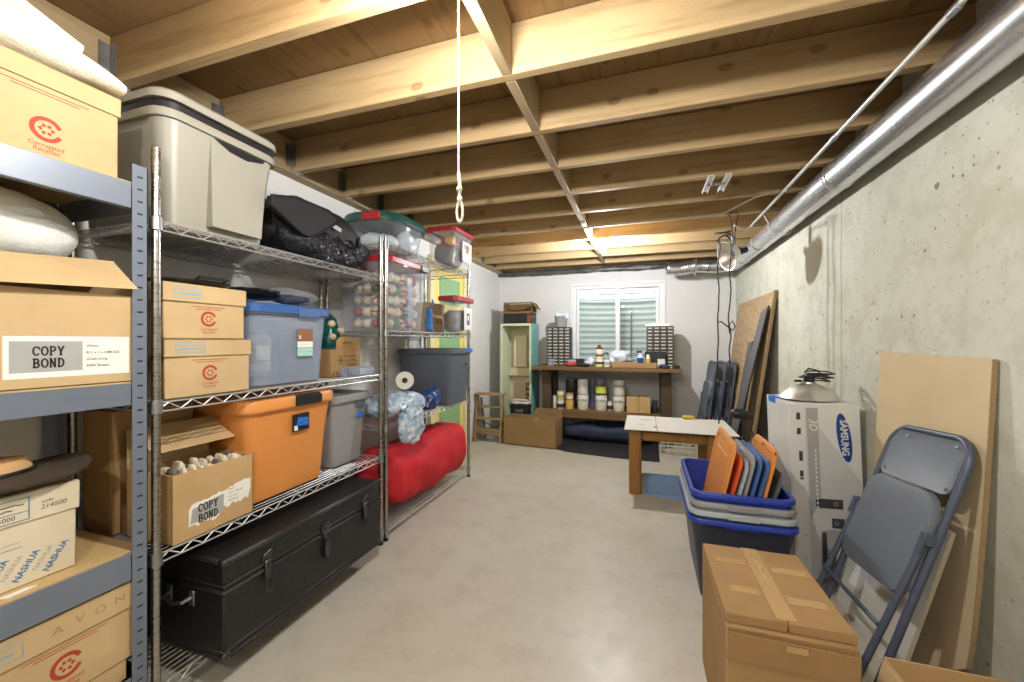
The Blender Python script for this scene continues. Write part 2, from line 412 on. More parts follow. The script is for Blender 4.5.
def shell(b, w, d, r, prof, m=0, cap0=True, cap1=True, T=None):
    b.loft([rr(w-2*i, d-2*i, r-i*.6, z) for i, z in prof], m, cap0, cap1, T=T); return b
# ------------------------------------------------------------------ writing
TXT = {}
def text(b, s, x, z, h, m=0, y=-.001, T=None, bold=0, align='CENTER', sx=1, rot=0, shear=0):
    key = (s, bold, align, shear)
    if key not in TXT:
        cu = bpy.data.curves.new('t', 'FONT'); cu.body = s; cu.size = 1; cu.align_x = align; cu.align_y = 'CENTER'; cu.offset = bold; cu.shear = shear; cu.resolution_u = 2
        o = bpy.data.objects.new('t', cu); COL.objects.link(o)
        dg = bpy.context.evaluated_depsgraph_get(); me = bpy.data.meshes.new_from_object(o.evaluated_get(dg))
        TXT[key] = ([(v.co.x, v.co.y) for v in me.vertices], [list(p.vertices) for p in me.polygons])
        bpy.data.objects.remove(o); bpy.data.curves.remove(cu); bpy.data.meshes.remove(me)
    vs, fs = TXT[key]; c, n = cos(rot), sin(rot)
    b.add([(x+(c*p[0]*sx-n*p[1])*h, y, z+(n*p[0]*sx+c*p[1])*h) for p in vs], fs, m, False, T)
def ribbon(b, pts, w, m, y, T=None):
    P = [V((p[0], p[1])) for p in pts]; K = len(P); vs = []
    P = [p for i, p in enumerate(P) if i == 0 or (p-P[i-1]).length > 1e-7]; K = len(P)
    if K < 2: return
    shut = (P[0]-P[-1]).length < 1e-6
    for i in range(K):
        a = P[i-1] if i > 0 else (P[K-2] if shut else None); c = P[i+1] if i < K-1 else (P[1] if shut else None)
        d0 = (P[i]-a).normalized() if a is not None else (c-P[i]).normalized(); d1 = (c-P[i]).normalized() if c is not None else d0
        d = d0+d1
        d = d.normalized() if d.length > 1e-4 else d1
        k = 1/max(.45, abs(d.dot(d1))); n = V((-d.y, d.x))*w*.5*k
        q = P[i]-(d0*w*.3 if (i == 0 and not shut) else V((0, 0)))+(d1*w*.3 if (i == K-1 and not shut) else V((0, 0)))
        vs += [(q.x+n.x, y, q.y+n.y), (q.x-n.x, y, q.y-n.y)]
    b.add(vs, [[2*i, 2*i+1, 2*i+3, 2*i+2] for i in range(K-1)], m, False, T)
def arc(cx, cz, rx, rz, a0, a1, n=12): return [(cx+rx*cos(radians(a0+(a1-a0)*i/n)), cz+rz*sin(radians(a0+(a1-a0)*i/n))) for i in range(n+1)]
SLAB = {
 'C': ([arc(.36, .5, .3, .46, 42, 318)], [(.52, .6, .68, .98, 1)]),
 'O': ([arc(.36, .5, .3, .46, 0, 360, 18)], []),
 'P': ([[(.16, 0), (.16, 1)], [(.16, .96), (.4, .96)], arc(.4, .72, .2, .24, 90, -90), [(.4, .48), (.16, .48)]], [(0, -.02, .34, .1), (0, .9, .2, 1.02)]),
 'Y': ([[(.36, 0), (.36, .45)], [(.36, .45), (.1, .98)], [(.36, .45), (.62, .98)]], [(.2, -.02, .52, .1), (-.04, .9, .24, 1.02), (.48, .9, .76, 1.02)]),
 'B': ([[(.16, 0), (.16, 1)], [(.16, .96), (.38, .96)], arc(.38, .74, .17, .22, 90, -90), [(.38, .52), (.16, .52)], arc(.4, .28, .21, .24, 90, -90), [(.4, .04), (.16, .04)]], [(0, -.02, .2, .1), (0, .9, .2, 1.02)]),
 'N': ([[(.14, 0), (.14, 1)], [(.14, 1), (.58, 0)], [(.58, 0), (.58, 1)]], [(0, -.02, .28, .1), (0, .9, .2, 1.02), (.44, .9, .72, 1.02)]),
 'D': ([[(.16, 0), (.16, 1)], [(.16, .96), (.3, .96)], arc(.3, .5, .34, .46, 90, -90), [(.3, .04), (.16, .04)]], [(0, -.02, .2, .1), (0, .9, .2, 1.02)]),
}
def slab_text(b, s, x, z, h, m, y, T=None, wt=.17, sx=.8):
    adv = .82*h*sx; x0 = x-adv*len(s)/2
    for ch in s:
        st, sr = SLAB[ch]
        for p in st: ribbon(b, [(x0+a*h*sx, z+(c-.5)*h) for a, c in p], wt*h, m, y, T)
        for q in sr:
            if len(q) == 4: b.flat([(x0+q[0]*h*sx, z+(q[1]-.5)*h), (x0+q[2]*h*sx, z+(q[1]-.5)*h), (x0+q[2]*h*sx, z+(q[3]-.5)*h), (x0+q[0]*h*sx, z+(q[3]-.5)*h)], y, m, T)
            else: ribbon(b, [(x0+q[2]*h*sx-.02*h, z+.14*h), (x0+q[2]*h*sx-.02*h, z+.42*h)], .1*h, m, y, T)
        x0 += adv
def scribble(b, x, z, w, h, m, y, n=9, T=None, seed=1, wt=None):
    rnd = random.Random(seed); pts = [(x+w*(i/n), z+(rnd.random()-.5)*h) for i in range(n+1)]
    ribbon(b, pts, wt or h*.16, m, y, T)
def recycle_mark(b, x, z, r, m, y, T=None, words=True):
    ribbon(b, arc(x, z, r*.84, r*.84, 28, 332, 26), r*.3, m, y, T)
    for a, q in ((60, .30), (120, .30), (180, .34), (240, .32), (300, .32), (0, .34)):
        cx, cz = x+q*r*cos(radians(a)), z+q*r*sin(radians(a)); t = radians(a)
        e = [(cx+r*.19*cos(t), cz+r*.19*sin(t)), (cx-r*.16*sin(t), cz+r*.16*cos(t)), (cx-r*.12*cos(t), cz-r*.12*sin(t)), (cx+r*.16*sin(t), cz-r*.16*cos(t))]
        b.flat(e, y, m, T)
    if words:
        text(b, 'Corrugated', x, z-r*1.32, r*.5, m, y, T, sx=.9); text(b, 'Recycles', x, z-r*1.72, r*.5, m, y, T, sx=.9)
PW = (57, 82, 46, 14); WORLD = 2.0; EXPO = 0.08
build_mats()
# ------------------------------------------------------------------ the setting
def sbox(name, a, b, mat, bev=0): return struct(B().box(a, b, 0, bev).obj(name, mat))
XL, XR, YB, YF, ZJ, ZS = -1.98, 1.07, 5.46, -3.2, 2.18, 2.365
sbox('floor', (XL-.15, YF-.15, -.1), (XR+.15, YB+.2, 0), 'floor')
sbox('wall_left', (XL-.15, YF-.15, 0), (XL, YB+.2, 2.42), 'paint')
sbox('wall_right', (XR, YF-.15, 0), (XR+.15, YB+.2, 2.42), 'cwall')
sbox('wall_front', (XL, YF-.15, 0), (XR, YF, 2.42), 'paint')
WX0, WX1, WZ0, WZ1 = -.915, .245, .86, 1.97
wb = B()
for a, b in (((XL, YB, 0), (WX0, YB+.2, 2.42)), ((WX1, YB, 0), (XR, YB+.2, 2.42)), ((WX0, YB, 0), (WX1, YB+.2, WZ0)), ((WX0, YB, WZ1), (WX1, YB+.2, 2.42))): wb.box(a, b)
struct(wb.obj('wall_back', 'paint'))
sbox('ceiling', (XL-.15, YF-.15, ZS), (XR+.15, YB+.2, ZS+.06), 'subfloor')
# joists with hangers, solid blocking, ledger and rim
def joist(y):
    j = B().box((-1.535, 0, 0), (1.445, .038, ZS-ZJ-.001), 0, .003).obj('ceiling_joist', 'joist'); j.location = (-.37, y, ZJ)
    h = B(); h.box((-1.534, -.003, .03), (-1.50, -.0005, .15)); h.box((-1.534, .0385, .03), (-1.50, .041, .15)); h.box((-1.534, -.003, -.002), (-1.49, .041, -.0005))
    h.box((-1.534, -.035, .03), (-1.531, -.003, .15)); h.box((-1.534, .041, .03), (-1.531, .076, .15))
    o = h.obj('joist_hanger', 'zinc', j); o['label'] = 'zinc joist hanger'
    return j
JY = [1.366+.4064*k for k in range(-5, 10)]
j0 = joist(JY[0])
for i, y in enumerate(JY):
    j = j0 if i == 0 else copy_tree(j0)
    j.location = (-.37, y, ZJ); struct(j); j['group'] = 'ceiling joists'
b0 = B().box((-.019, 0, 0), (.019, .4064-.0395, ZS-ZJ-.001), 0, .002).obj('joist_blocking', 'block')
for i, y in enumerate(JY[:-1]):
    o = b0 if i == 0 else copy_tree(b0)
    o.location = (-.466, y+.0387, ZJ); struct(o); o['group'] = 'blocking between the joists'
sbox('trim_1', (XL+.001, YF, ZJ), (-1.9065, 5.39, ZS-.001), 'block')
sbox('trim_2', (-1.9, 5.405, ZJ+.02), (XR-.001, YB-.001, ZS-.001), 'block')
fb = B()
rings = []
for i in range(61):
    x = XL+.01+(XR-XL-.02)*i/60
    rings.append([V((x, 5.40+.02*cos(a)*(1+.4*NZ.noise(V((x*7, a, 0)))) + .012*NZ.noise(V((x*16, a*3, 2))), 2.17+.036*sin(a)*(1+.5*NZ.noise(V((x*6, a, 5)))))) for a in [2*pi*k/10 for k in range(10)]])
fb.loft(rings)
struct(fb.obj('trim_3', 'foil'), 'crumpled dark insulation strip tucked along the top of the back wall')
# window
w = B()
def frame(b, x0, z0, x1, z1, t, y0, y1, m=0):
    b.box((x0, y0, z0), (x0+t, y1, z1), m, .003); b.box((x1-t, y0, z0), (x1, y1, z1), m, .003)
    b.box((x0+t, y0, z0), (x1-t, y1, z0+t), m, .003); b.box((x0+t, y0, z1-t), (x1-t, y1, z1), m, .003)
frame(w, WX0+.002, WZ0+.002, WX1-.002, WZ1-.002, .045, YB+.01, YB+.12)
win = w.obj('window_1', 'trimw'); struct(win)
t = B(); frame(t, WX0-.03, WZ0-.03, WX1+.03, WZ1+.03, .035, YB-.018, YB-.001); t.obj('window_trim', 'trimw', win)
s = B(); s.box((WX0-.05, YB-.045, WZ0-.06), (WX1+.05, YB-.001, WZ0-.032), 0, .004); s.obj('window_sill', 'trimw', win)
mx = -.322
for k, (x0, x1, yy) in enumerate(((WX0+.05, mx+.03, YB+.03), (mx-.03, WX1-.05, YB+.07))):
    s = B(); frame(s, x0, WZ0+.05, x1, WZ1-.05, .035, yy, yy+.035); so = s.obj('window_sash', 'trimw', win)
    g = B(); g.box((x0+.036, yy+.014, WZ0+.086), (x1-.036, yy+.018, WZ1-.086)); g.obj('pane', 'glass', so)
# window well outside
ww = B(); rings = []
nz_, na = 150, 28
for k in range(nz_+1):
    z = .45+1.43*k/nz_; rr_ = 1+.024*sin(2*pi*z/.088); ring = []
    for i in range(na+1):
        a = pi*i/na; c_, s_ = cos(a), sin(a)
        q = (abs(c_)**2.6+abs(s_)**2.6)**(-1/2.6)
        ring.append(V((-.33-.78*c_*q*rr_, YB+.205+.80*s_*q*rr_, z)))
    rings.append(ring)
ww.loft(rings, closed=False, cap0=False, cap1=False)
wo = ww.obj('window_well', 'well', ang=80); struct(wo)
r_ = B()
for x in (-.36, -.17): r_.tube([(x, YB+.9, .5), (x, YB+.9, 1.72)], .012, 8)
for k in range(4): r_.tube([(-.36, YB+.9, .7+.28*k), (-.17, YB+.9, .7+.28*k)], .009, 8)
r_.obj('escape_ladder', 'zinc', wo)
r_ = B()
for x in (-.95, -.62, -.16, .18): r_.tube([(x, YB+.25, 2.03), (x, YB+1.02, 1.97)], .014, 6)
r_.tube([(-1.12, YB+1.02, 1.96), (.46, YB+1.02, 1.96)], .02, 8); r_.tube([(-1.12, YB+.27, 2.03), (.46, YB+.27, 2.03)], .016, 8)
r_.obj('cover_frame', 'trimw', wo)
gb = B().box((-1.3, YB+.21, .40), (.65, YB+1.2, .46)); o = gb.obj('well_gravel', 'pgrey', wo)
# door on the left wall near the back
d = B(); Y0, Y1 = 3.42, 4.28
d.box((XL+.001, Y0, 0), (XL+.035, Y0+.09, 2.06), 0, .004); d.box((XL+.001, Y1-.09, 0), (XL+.035, Y1, 2.06), 0, .004); d.box((XL+.001, Y0+.09, 1.97), (XL+.035, Y1-.09, 2.06), 0, .004)
do = d.obj('door_1', 'cream'); struct(do)
p = B(); p.box((XL+.001, Y0+.092, .01), (XL+.022, Y1-.092, 1.965), 0, .003); po = p.obj('door_slab', 'ylw', do)
p = B()
for z0, z1 in ((.2, .8), (.92, 1.5), (1.6, 1.88)): p.box((XL+.0225, Y0+.2, z0), (XL+.03, Y1-.2, z1), 0, .006)
p.obj('door_panel', 'lgreen', po)
p = B(); p.lathe([(.012, 0), (.012, .03), (.028, .04), (.03, .055), (.018, .066)], 16, T=MX.Translation((XL+.0225, Y0+.14, 1.0)) @ MX.Rotation(pi/2, 4, 'Y')); p.obj('door_knob', 'zinc', po)
# ------------------------------------------------------------------ wire shelving
def wire_shelf(b, x0, x1, y0, y1):
    nw = 19
    for i in range(nw):
        x = x0+(x1-x0)*i/(nw-1); b.tube([(x, y0, 0), (x, y1, 0)], .0019, 5)
    for x in (x0, x1):
        b.tube([(x, y0, -.001), (x, y1, -.001)], .0032, 6); b.tube([(x, y0, -.03), (x, y1, -.03)], .0032, 6)
        n = int((y1-y0)/.036); b.tube([(x, y0+(y1-y0)*i/n, -.003 if i % 2 else -.028) for i in range(n+1)], .0024, 5)
    for y in (y0, y1):
        b.tube([(x0, y, -.003), (x1, y, -.003)], .0032, 6); b.tube([(x0, y, -.03), (x1, y, -.03)], .0032, 6)
        n = 12; b.tube([(x0+(x1-x0)*i/n, y, -.003 if i % 2 else -.028) for i in range(n+1)], .0024, 5)
    for f in (.25, .5, .75):
        y = y0+(y1-y0)*f; b.tube([(x0, y, -.005), (x1, y, -.005)], .003, 5); n = 12
        b.tube([(x0+(x1-x0)*i/n, y, -.005 if i % 2 else -.028) for i in range(n+1)], .002, 5)
def wire_unit(label, xf, y0, y1, dep, zs, ztop):
    t = thing('wire_shelving_unit', label, 'shelving', (xf, y0, 0), group='chrome wire shelving units')
    Lh = y1-y0
    for x, y in ((0, 0), (0, Lh), (-dep, 0), (-dep, Lh)):
        p = B().lathe([(.0125, .02), (.0125, ztop-.004), (.009, ztop)], 14).obj('post', 'post', t); p.location = (x, y, 0)
        B().lathe([(.016, 0), (.016, .012), (.008, .016), (.008, .03)], 12).obj('foot', 'black', p)
        for z in zs: B().lathe([(.0127, z-.036), (.0185, z-.034), (.0165, z+.008), (.0127, z+.01)], 14).obj('collar', 'zinc', p)
    for z in zs:
        s = B(); wire_shelf(s, -dep, 0, 0, Lh); o = s.obj('shelf', 'chrome', t); o.location = (0, 0, z)
    return t
ZA = (.098, .528, 1.02, 1.612); ZB = (.085, .70, 1.283, 1.822)
wire_unit('chrome wire shelving unit holding the orange bin and the black trunk', -1.495, .87, 2.035, .445, ZA, 1.848)
wire_unit('chrome wire shelving unit holding the red duffel bag by the painted door', -1.495, 2.085, 3.305, .445, ZB, 1.865)
# ------------------------------------------------------------------ boxes and totes
R90 = pi/2
def at_shelf(y0, y1, xfront, d, z): return (xfront-d/2, (y0+y1)/2, z)     # rz=90deg: local x = world y, local -y = world +x
def file_box(label, y0, y1, xf, d, z, h, lh=.06, stamp=True, mark=True, mat='kraft2', mx=0, group='lidded file boxes', logo_r=.033, pencil=None, lg=.0, logo_z=.5):
    w = y1-y0; t = thing('file_box', label, 'box', at_shelf(y0, y1, xf, d, z), R90, group)
    b = B(); b.box((-w/2+.006, -d/2+.006, 0), (w/2-.006, d/2-.006, h-.008), 0, .003)
    b.obj('body', mat, t)
    l = B(); ww_, dd = w/2, d/2
    l.box((-ww_, -dd, h-lh), (ww_, -dd+.004, h), 0, .001); l.box((-ww_, dd-.004, h-lh), (ww_, dd, h), 0, .001)
    l.box((-ww_, -dd, h-lh), (-ww_+.004, dd, h), 0, .001); l.box((ww_-.004, -dd, h-lh), (ww_, dd, h), 0, .001)
    l.box((-ww_, -dd, h-.006), (ww_, dd, h), 0, .003)
    l.box((-ww_, -dd-.002, h-lh), (-ww_+.07, -dd+.001, h-lh+.006), 0, .001)
    lid = l.obj('lid', mat, t)
    if stamp or pencil:
        g = B(); y = -dd-.0006
        if stamp:
            x0, z0 = -ww_+w*.12, h-lh*.78
            for a, c in (((0, 0), (w*.3, 0)), ((0, lh*.45), (w*.3, lh*.45)), ((0, 0), (0, lh*.45)), ((w*.3, 0), (w*.3, lh*.45))): ribbon(g, [(x0+a[0], z0+a[1]), (x0+c[0], z0+c[1])], .0022, 0, y)
            for k in range(3): ribbon(g, [(x0+w*(.04+.08*k), z0+lh*.22), (x0+w*(.10+.08*k), z0+lh*.22)], .006, 0, y)
            scribble(g, x0, z0+lh*.6, w*.3, .001, 0, y, 3, wt=.002)
            g.obj('blue_stamp', 'blueink', lid)
        if pencil:
            g = B()
            for i, ch in enumerate(pencil): g = B(); text(g, ch, w*(.07+.105*i), h-lh*.52+.003*(i % 2), .030, 0, y, sx=1.15, bold=-.004); g.obj('pencil_letter', 'penc', lid)
    if mark:
        g = B(); y = -d/2+.0054
        recycle_mark(g, mx, (h-lh)*logo_z, logo_r, 0, y)
        for k in range(2): ribbon(g, [(mx-w*(.2-.05*k), h-lh-.014-.008*k), (mx+w*(.2-.05*k), h-lh-.014-.008*k)], .0022, 0, y)
        g.obj('recycling_mark', 'red', t)
    return t
def tote(name, label, w, d, h, body, loc, rz=0, rim=None, lid=None, taper=.03, r=.05, rimh=.025, rimw=.012, handles=True, lidh=.035, group=None, cat='bin', th=.003, rec=.02, ribs=False, lid_in=.03):
    t = thing(name, label, cat, loc, rz, group)
    w2, d2 = w-2*rimw, d-2*rimw
    b = B()
    shell(b, w2, d2, r, [(taper+.006, 0), (taper, .006), (taper*.45, h*.6), (0, h-rimh), (th, h-rimh), (taper+th, .006+th)], 0, True, True)
    bo = b.obj('body', body, t)
    q = B(); shell(q, w, d, r+.008, [(rimw+.0005, h-rimh), (0, h-rimh), (0, h-.004), (.003, h), (rimw+.004, h), (rimw+.006, h-rimh+.001)], 0, False, False)
    q.obj('rim', rim or body, t)
    if ribs:
        g = B()
        for sx in (-1, 1): g.box((sx*w*.17-.002, -d2/2-.002, .03), (sx*w*.17+.002, -d2/2+taper*.6+.002, h-rimh-.02), 0, .001, T=MX.Translation((0, 0, 0)))
    if lid:
        l = B(); z = h+.001
        shell(l, w+.014, d+.014, r+.014, [(.001, z-rimh*.75), (0, z-rimh*.75), (0, z+lidh*.35), (.006, z+lidh*.55), (lid_in, z+lidh*.6), (lid_in+.008, z+lidh*.6-rec), (lid_in+.02, z+lidh*.6-rec)], 0, False, True)
        l.obj('lid', lid, t)
    return t
def label_part(t, name, b, mats, label=None):
    o = b.obj(name, mats, t)
    if label: o['label'] = label
    return o
def carton(label, y0, y1, xf, d, z, h, mat='kraft', group=None, name='cardboard_box', open_=False, rz=R90, loc=None):
    """closed carton with seam tape, or an open-topped one with thin walls"""
    w = y1-y0; t = thing(name, label, 'box', loc or at_shelf(y0, y1, xf, d, z), rz, group)
    b = B(); e = .004
    if not open_: b.box((-w/2, -d/2, 0), (w/2, d/2, h), 0, .004)
    else:
        b.box((-w/2, -d/2, 0), (w/2, d/2, e), 0, .001)
        b.box((-w/2, -d/2, 0), (w/2, -d/2+e, h), 0, .001); b.box((-w/2, d/2-e, 0), (w/2, d/2, h), 0, .001)
        b.box((-w/2, -d/2, 0), (-w/2+e, d/2, h), 0, .001); b.box((w/2-e, -d/2, 0), (w/2, d/2, h), 0, .001)
    b.obj('body', mat, t); return t
def copy_label(t, x0, x1, z0, z1, y, torn=False):
    """the printed paper label: grey field, two slab words and four short lines"""
    b = B(); w, h = x1-x0, z1-z0
    if not torn:
        b.flat([(x0, z0), (x1, z0), (x1, z1), (x0, z1)], y)
        b.flat([(x0+w*.04, z0+h*.14), (x0+w*.58, z0+h*.14), (x0+w*.58, z1-h*.12), (x0+w*.04, z1-h*.12)], y-.0004, 1)
    else:
        rnd = random.Random(5); top, bot = [], []
        for i in range(23):
            f = i/22
            top.append((x0+w*f, z0+h*(.66+.26*f+.07*(rnd.random()-.5)) if f > .03 else z0+h*.55)); bot.append((x0+w*f, z0+h*((.08 if f < .5 else .30)+.13*(rnd.random()-.5)) if f < .97 else z0+h*.6))
        b.loft([[V((x, y, z)) for x, z in bot], [V((x, y, z)) for x, z in top]], 0, False, False, False, False)
        b.flat([(x0+w*.02, z0+h*.16), (x0+w*.53, z0+h*.16), (x0+w*.53, z0+h*.70), (x0+w*.05, z0+h*.56)], y-.0004, 1)
    cx = x0+w*(.32 if not torn else .29); cz = (z0+z1)/2 if not torn else z0+h*.38; hh = h*(.215 if not torn else .215)
    slab_text(b, 'COPY', cx, cz+hh*.68, hh, 2, y-.0008); slab_text(b, 'BOND', cx, cz-hh*.68, hh, 2, y-.0008)
    for k, s in enumerate(('White', '8\u00bd x 11-10M-S20', 'Grain Long', '5000 Sheets')):
        text(b, s, x0+w*.61, (z1-h*(.24+.17*k)) if not torn else (z1-h*(.24+.11*k)), h*(.095 if not torn else .06), 3, y-.0008, align='LEFT', bold=.01)
    return label_part(t, 'paper_label', b, ['white', 'pgrey', 'ink', 'inkg'], 'torn white paper label' if torn else 'white paper label with a grey field')
# ---- wire unit, middle shelf
file_box('tan file box with red recycling mark, upper of the pair beside the blue-lidded bin', .888, 1.183, -1.497, .40, 1.228, .19, .062, mx=.005, logo_r=.028, logo_z=.56)
file_box('tan file box with red recycling mark, lower of the pair beside the blue-lidded bin', .892, 1.205, -1.497, .42, 1.025, .20, .058, mx=-.003, logo_r=.028, logo_z=.56)
t = thing('roasting_tray', 'black oval tray lying on top of the upper tan file box', 'tray', (-1.70, 1.06, 1.4185), R90)
b = B(); shell(b, .25, .36, .1, [(.03, 0), (.005, .02), (0, .021), (.0, .024), (.008, .022), (.034, .004)], 0); b.obj('body', 'black', t)
h_ = B(); h_.tube([(-.05, -.17, .02), (-.05, -.195, .03), (.05, -.195, .03), (.05, -.17, .02)], .004, 6); h_.obj('handle', 'black', t)
t = tote('storage_bin', 'cloudy clear storage bin with blue lid, beside the two tan file boxes', .44, .43, .335, 'cloudy', at_shelf(1.215, 1.64, -1.497, .43, 1.025), R90, lid='lidblue', taper=.022, r=.05)
b = B(); b.box((-.0, -.2265, .305), (.12, -.2222, .348), 0, .004); b.obj('latch', 'bluel', t)
b = B(); y = -.2055
for z0, z1, m in ((.195, .25, 1), (.165, .193, 0), (.125, .163, 2)): b.flat([(.01, z0), (.10, z0), (.10, z1), (.01, z1)], y, m)
ribbon(b, [(.018, .205), (.032, .22)], .004, 0, y-.0004); ribbon(b, [(.018, .22), (.032, .205)], .004, 0, y-.0004)
scribble(b, .02, .18, .06, .005, 3, y-.0004, 7); scribble(b, .065, .145, .025, .008, 4, y-.0004, 5)
b.T = MX.Translation((0, -.008, 0)); label_part(t, 'sticker', b, ['white', 'inkbr', plain('mint_label', (168, 214, 204), .6), 'inkg', 'ink'], 'brown, white and mint sticker')
b = B(); b.box((-.12, -.02, .03), (.06, .10, .24), 0, .03); b.box((-.10, -.10, .10), (-.03, -.03, .17), 0, .01); b.obj('contents', 'canw', t)['label'] = 'pale contents seen through the plastic'
t = thing('plastic_bag', 'clear zip bag of dark scraps on the blue lid, by the rear post', 'bag', (-1.66, 1.55, 1.398), R90)
b = B(); b.blob((0, 0, .04), (.125, .09, .042), 2.4, 1.6, .018, 14, 2, zmin=.001); b.obj('film', 'film', t)
b = B(); b.blob((0, 0, .026), (.09, .06, .024), 2.2, 1.6, .014, 20, 6, zmin=.003); b.obj('contents', 'navycl', t)
t = thing('folded_bag', 'flat black folded bag lying on the blue lid behind the zip bag', 'bag', (-1.66, 1.315, 1.398), R90)
b = B(); b.blob((0, 0, .024), (.10, .13, .03), 3, 1.8, .012, 12, 4, zmin=.001); b.obj('body', 'shiny', t)
b = B(); b.tube([(-.04, -.10, .045), (-.02, -.15, .035), (.03, -.15, .035), (.05, -.10, .045)], .004, 6); b.obj('strap', 'nylon', t)
# printed bakery-type box
t = carton('small printed cardboard box with open peaked flap beside the blue-lidded bin', 1.745, 1.985, -1.60, .12, 1.023, .15, 'kraftd', rz=R90)
b = B(); b.prism([(-.075, .143), (.10, .143), (.115, .19), (.08, .215), (-.04, .222), (-.075, .20)], -.058, -.054); b.obj('flap', 'kraftd', t)
b = B(); y = -.0606
for k in range(8): x = -.1+.028*k; b.flat([(x-.006, .012), (x+.006, .012), (x+.002, .024), (x, .032), (x-.002, .024)], y)
for k in range(3): scribble(b, -.02+.012*k, .112-.026*k, .10, .012, 0, y, 12, seed=k+3, wt=.003)
for a in range(6): ribbon(b, [(-.045, .09), (-.045+.026*cos(a*1.05), .09+.03*sin(a*1.05))], .004, 0, y)
b.T = None
scribble(b, -.03, .188, .08, .022, 0, -.0586, 10, seed=9, wt=.004); scribble(b, -.05, .165, .10, .006, 0, -.0586, 9, seed=4, wt=.002)
b.obj('printing', 'ink', t)
for i, (y0, y1, z, h) in enumerate(((1.70, 1.86, 1.023, .13), (1.71, 1.85, 1.1535, .10))):
    t = carton(('brown carton behind the printed box, under a smaller carton', 'smaller brown carton on another carton behind the printed box')[i], y0, y1, -1.79, .13, z, h, 'kraftd', 'cartons behind the printed box')
    b = B(); b.box((-.02, -.066, h*.3), (.02, .066, h+.0008)); b.obj('tape', 'tape', t)
t = thing('tinsel_garland', 'teal tinsel garland heaped with small ornaments behind the printed box', 'garland', (-1.815, 1.968, 1.023))
b = B(); rnd = random.Random(3)
b.blob((0, 0, .175), (.065, .058, .173), 2.2, 2.2, .016, 16, 1, zmin=.001)
for k in range(560):
    a, ph = rnd.random()*6.28, rnd.random()*pi-.5*pi; c = V((.066*cos(a)*cos(ph), .058*sin(a)*cos(ph), .175+.17*sin(ph))); d = V((cos(a)*cos(ph), sin(a)*cos(ph), sin(ph)+.2)).normalized()*.022; c.z = max(c.z, .034)
    s_ = V((rnd.random()-.5, rnd.random()-.5, rnd.random()-.5))*.006; b.poly([c-s_, c+s_, c+d])
b.obj('tinsel', 'tinsel', t)
for k, (x, y, z, m) in enumerate(((.055, -.035, .22, 'orn1'), (.068, .01, .10, 'orn3'), (.058, .03, .26, 'orn1'), (.068, -.02, .14, 'bluecl'), (.05, .035, .19, 'orn3'), (.045, -.03, .30, 'orn1'))):
    B().blob((x, y, z), (.022, .022, .022)).obj('ornament', m, t)
t = thing('plastic_clamshell', 'clear plastic clamshell tray at the front corner of the middle wire shelf', 'tray', (-1.547, 1.895, 1.0225), R90)
b = B(); shell(b, .21, .10, .02, [(.012, 0), (0, .02), (0, .026), (.006, .044), (.014, .046)], 0); b.obj('shell', 'cloudy', t)
b = B()
for k in range(3): b.box((-.08+.06*k, -.035, .0465), (-.04+.06*k, .035, .0525), 0, .004)
b.obj('moulded_ribs', 'cloudy', t)
# ---- lower shelf
t = carton('open cardboard carton with a torn label, packed with wrapped rolls', .918, 1.21, -1.497, .235, .531, .236, 'kraft', open_=True)
w_ = .292
b = B(); b.box((-w_/2, .1135, .232), (w_/2-.013, .1175, .374), 0, .001)
fl = [V((-w_/2, .112, .372)), V((w_/2-.01, .112, .372)), V((w_/2-.01, -.028, .30)), V((-w_/2, -.028, .30))]
b.loft([fl, [p+V((0, .001, .0045)) for p in fl]], smooth=False); b.obj('flap', 'kraft2', t)
copy_label(t, -.095, .134, .03, .155, -.1182, True)
rnd = random.Random(11)
for i in range(9):
    for k in range(2):
        x = -.122+.0305*i; y = -.075+.075*k+rnd.uniform(-.01, .01); hh = .243+rnd.random()*.03
        hh = rnd.uniform(.226, .248); bb = B(); bb.blob((x, y, hh/2+.0055), (.0118, .026, hh/2-.001), 3, 4, .0065, 55, i*7+k, n=18, k=18, zmin=.0045)
        o = bb.obj('wrapped_roll', 'ivory' if (i*3+k) % 5 else 'rag'); o.location = t.location; o.rotation_euler = t.rotation_euler
        tag(o, 'white wrapped roll standing in the open carton with the torn label' if (i*3+k) % 5 else 'dark grey roll standing among white rolls in the open carton with the torn label', 'roll', 'rolls in the open carton')
t = tote('storage_bin', 'large orange storage bin with orange lid and black handle latch', .49, .46, .415, 'orange', at_shelf(1.20, 1.675, -1.505, .46, .531), R90, lid='orange', taper=.035, r=.05, lidh=.045, rimh=.03)
b = B(); b.box((-.02, -.246, .392), (.135, -.236, .436), 0, .006, seg=2); b.box((-.015, -.24, .430), (.13, -.215, .442), 0, .004); b.obj('latch', 'black', t)
b = B(); y = -.2215; b.T = MX.Translation((-.02, 0, -.012)); b.flat([(.0, .285), (.095, .285), (.095, .365), (.0, .365)], y, 0); b.flat([(.022, .31), (.088, .305), (.09, .34), (.03, .348)], y-.0006, 1)
b.flat([(.008, .29), (.03, .29), (.026, .312), (.008, .312)], y-.0006, 2); scribble(b, .03, .325, .05, .014, 3, y-.001, 8, seed=4)
label_part(t, 'sticker', b, ['black', 'blutape', 'white', 'ink'], 'black sticker with blue tape')
t = tote('storage_bin', 'grey storage bin with grey lid and blue tape, beside the orange bin', .31, .42, .375, 'gtote2', at_shelf(1.695, 2.025, -1.542, .42, .531), R90, lid='gtote2', taper=.03, r=.04, lidh=.03)
b = B(); y = -.2
b.flat([(.03, .255), (.085, .25), (.083, .278), (.035, .28)], y-.002, 0); label_part(t, 'tape', b, ['blutape'], 'torn strip of blue tape')
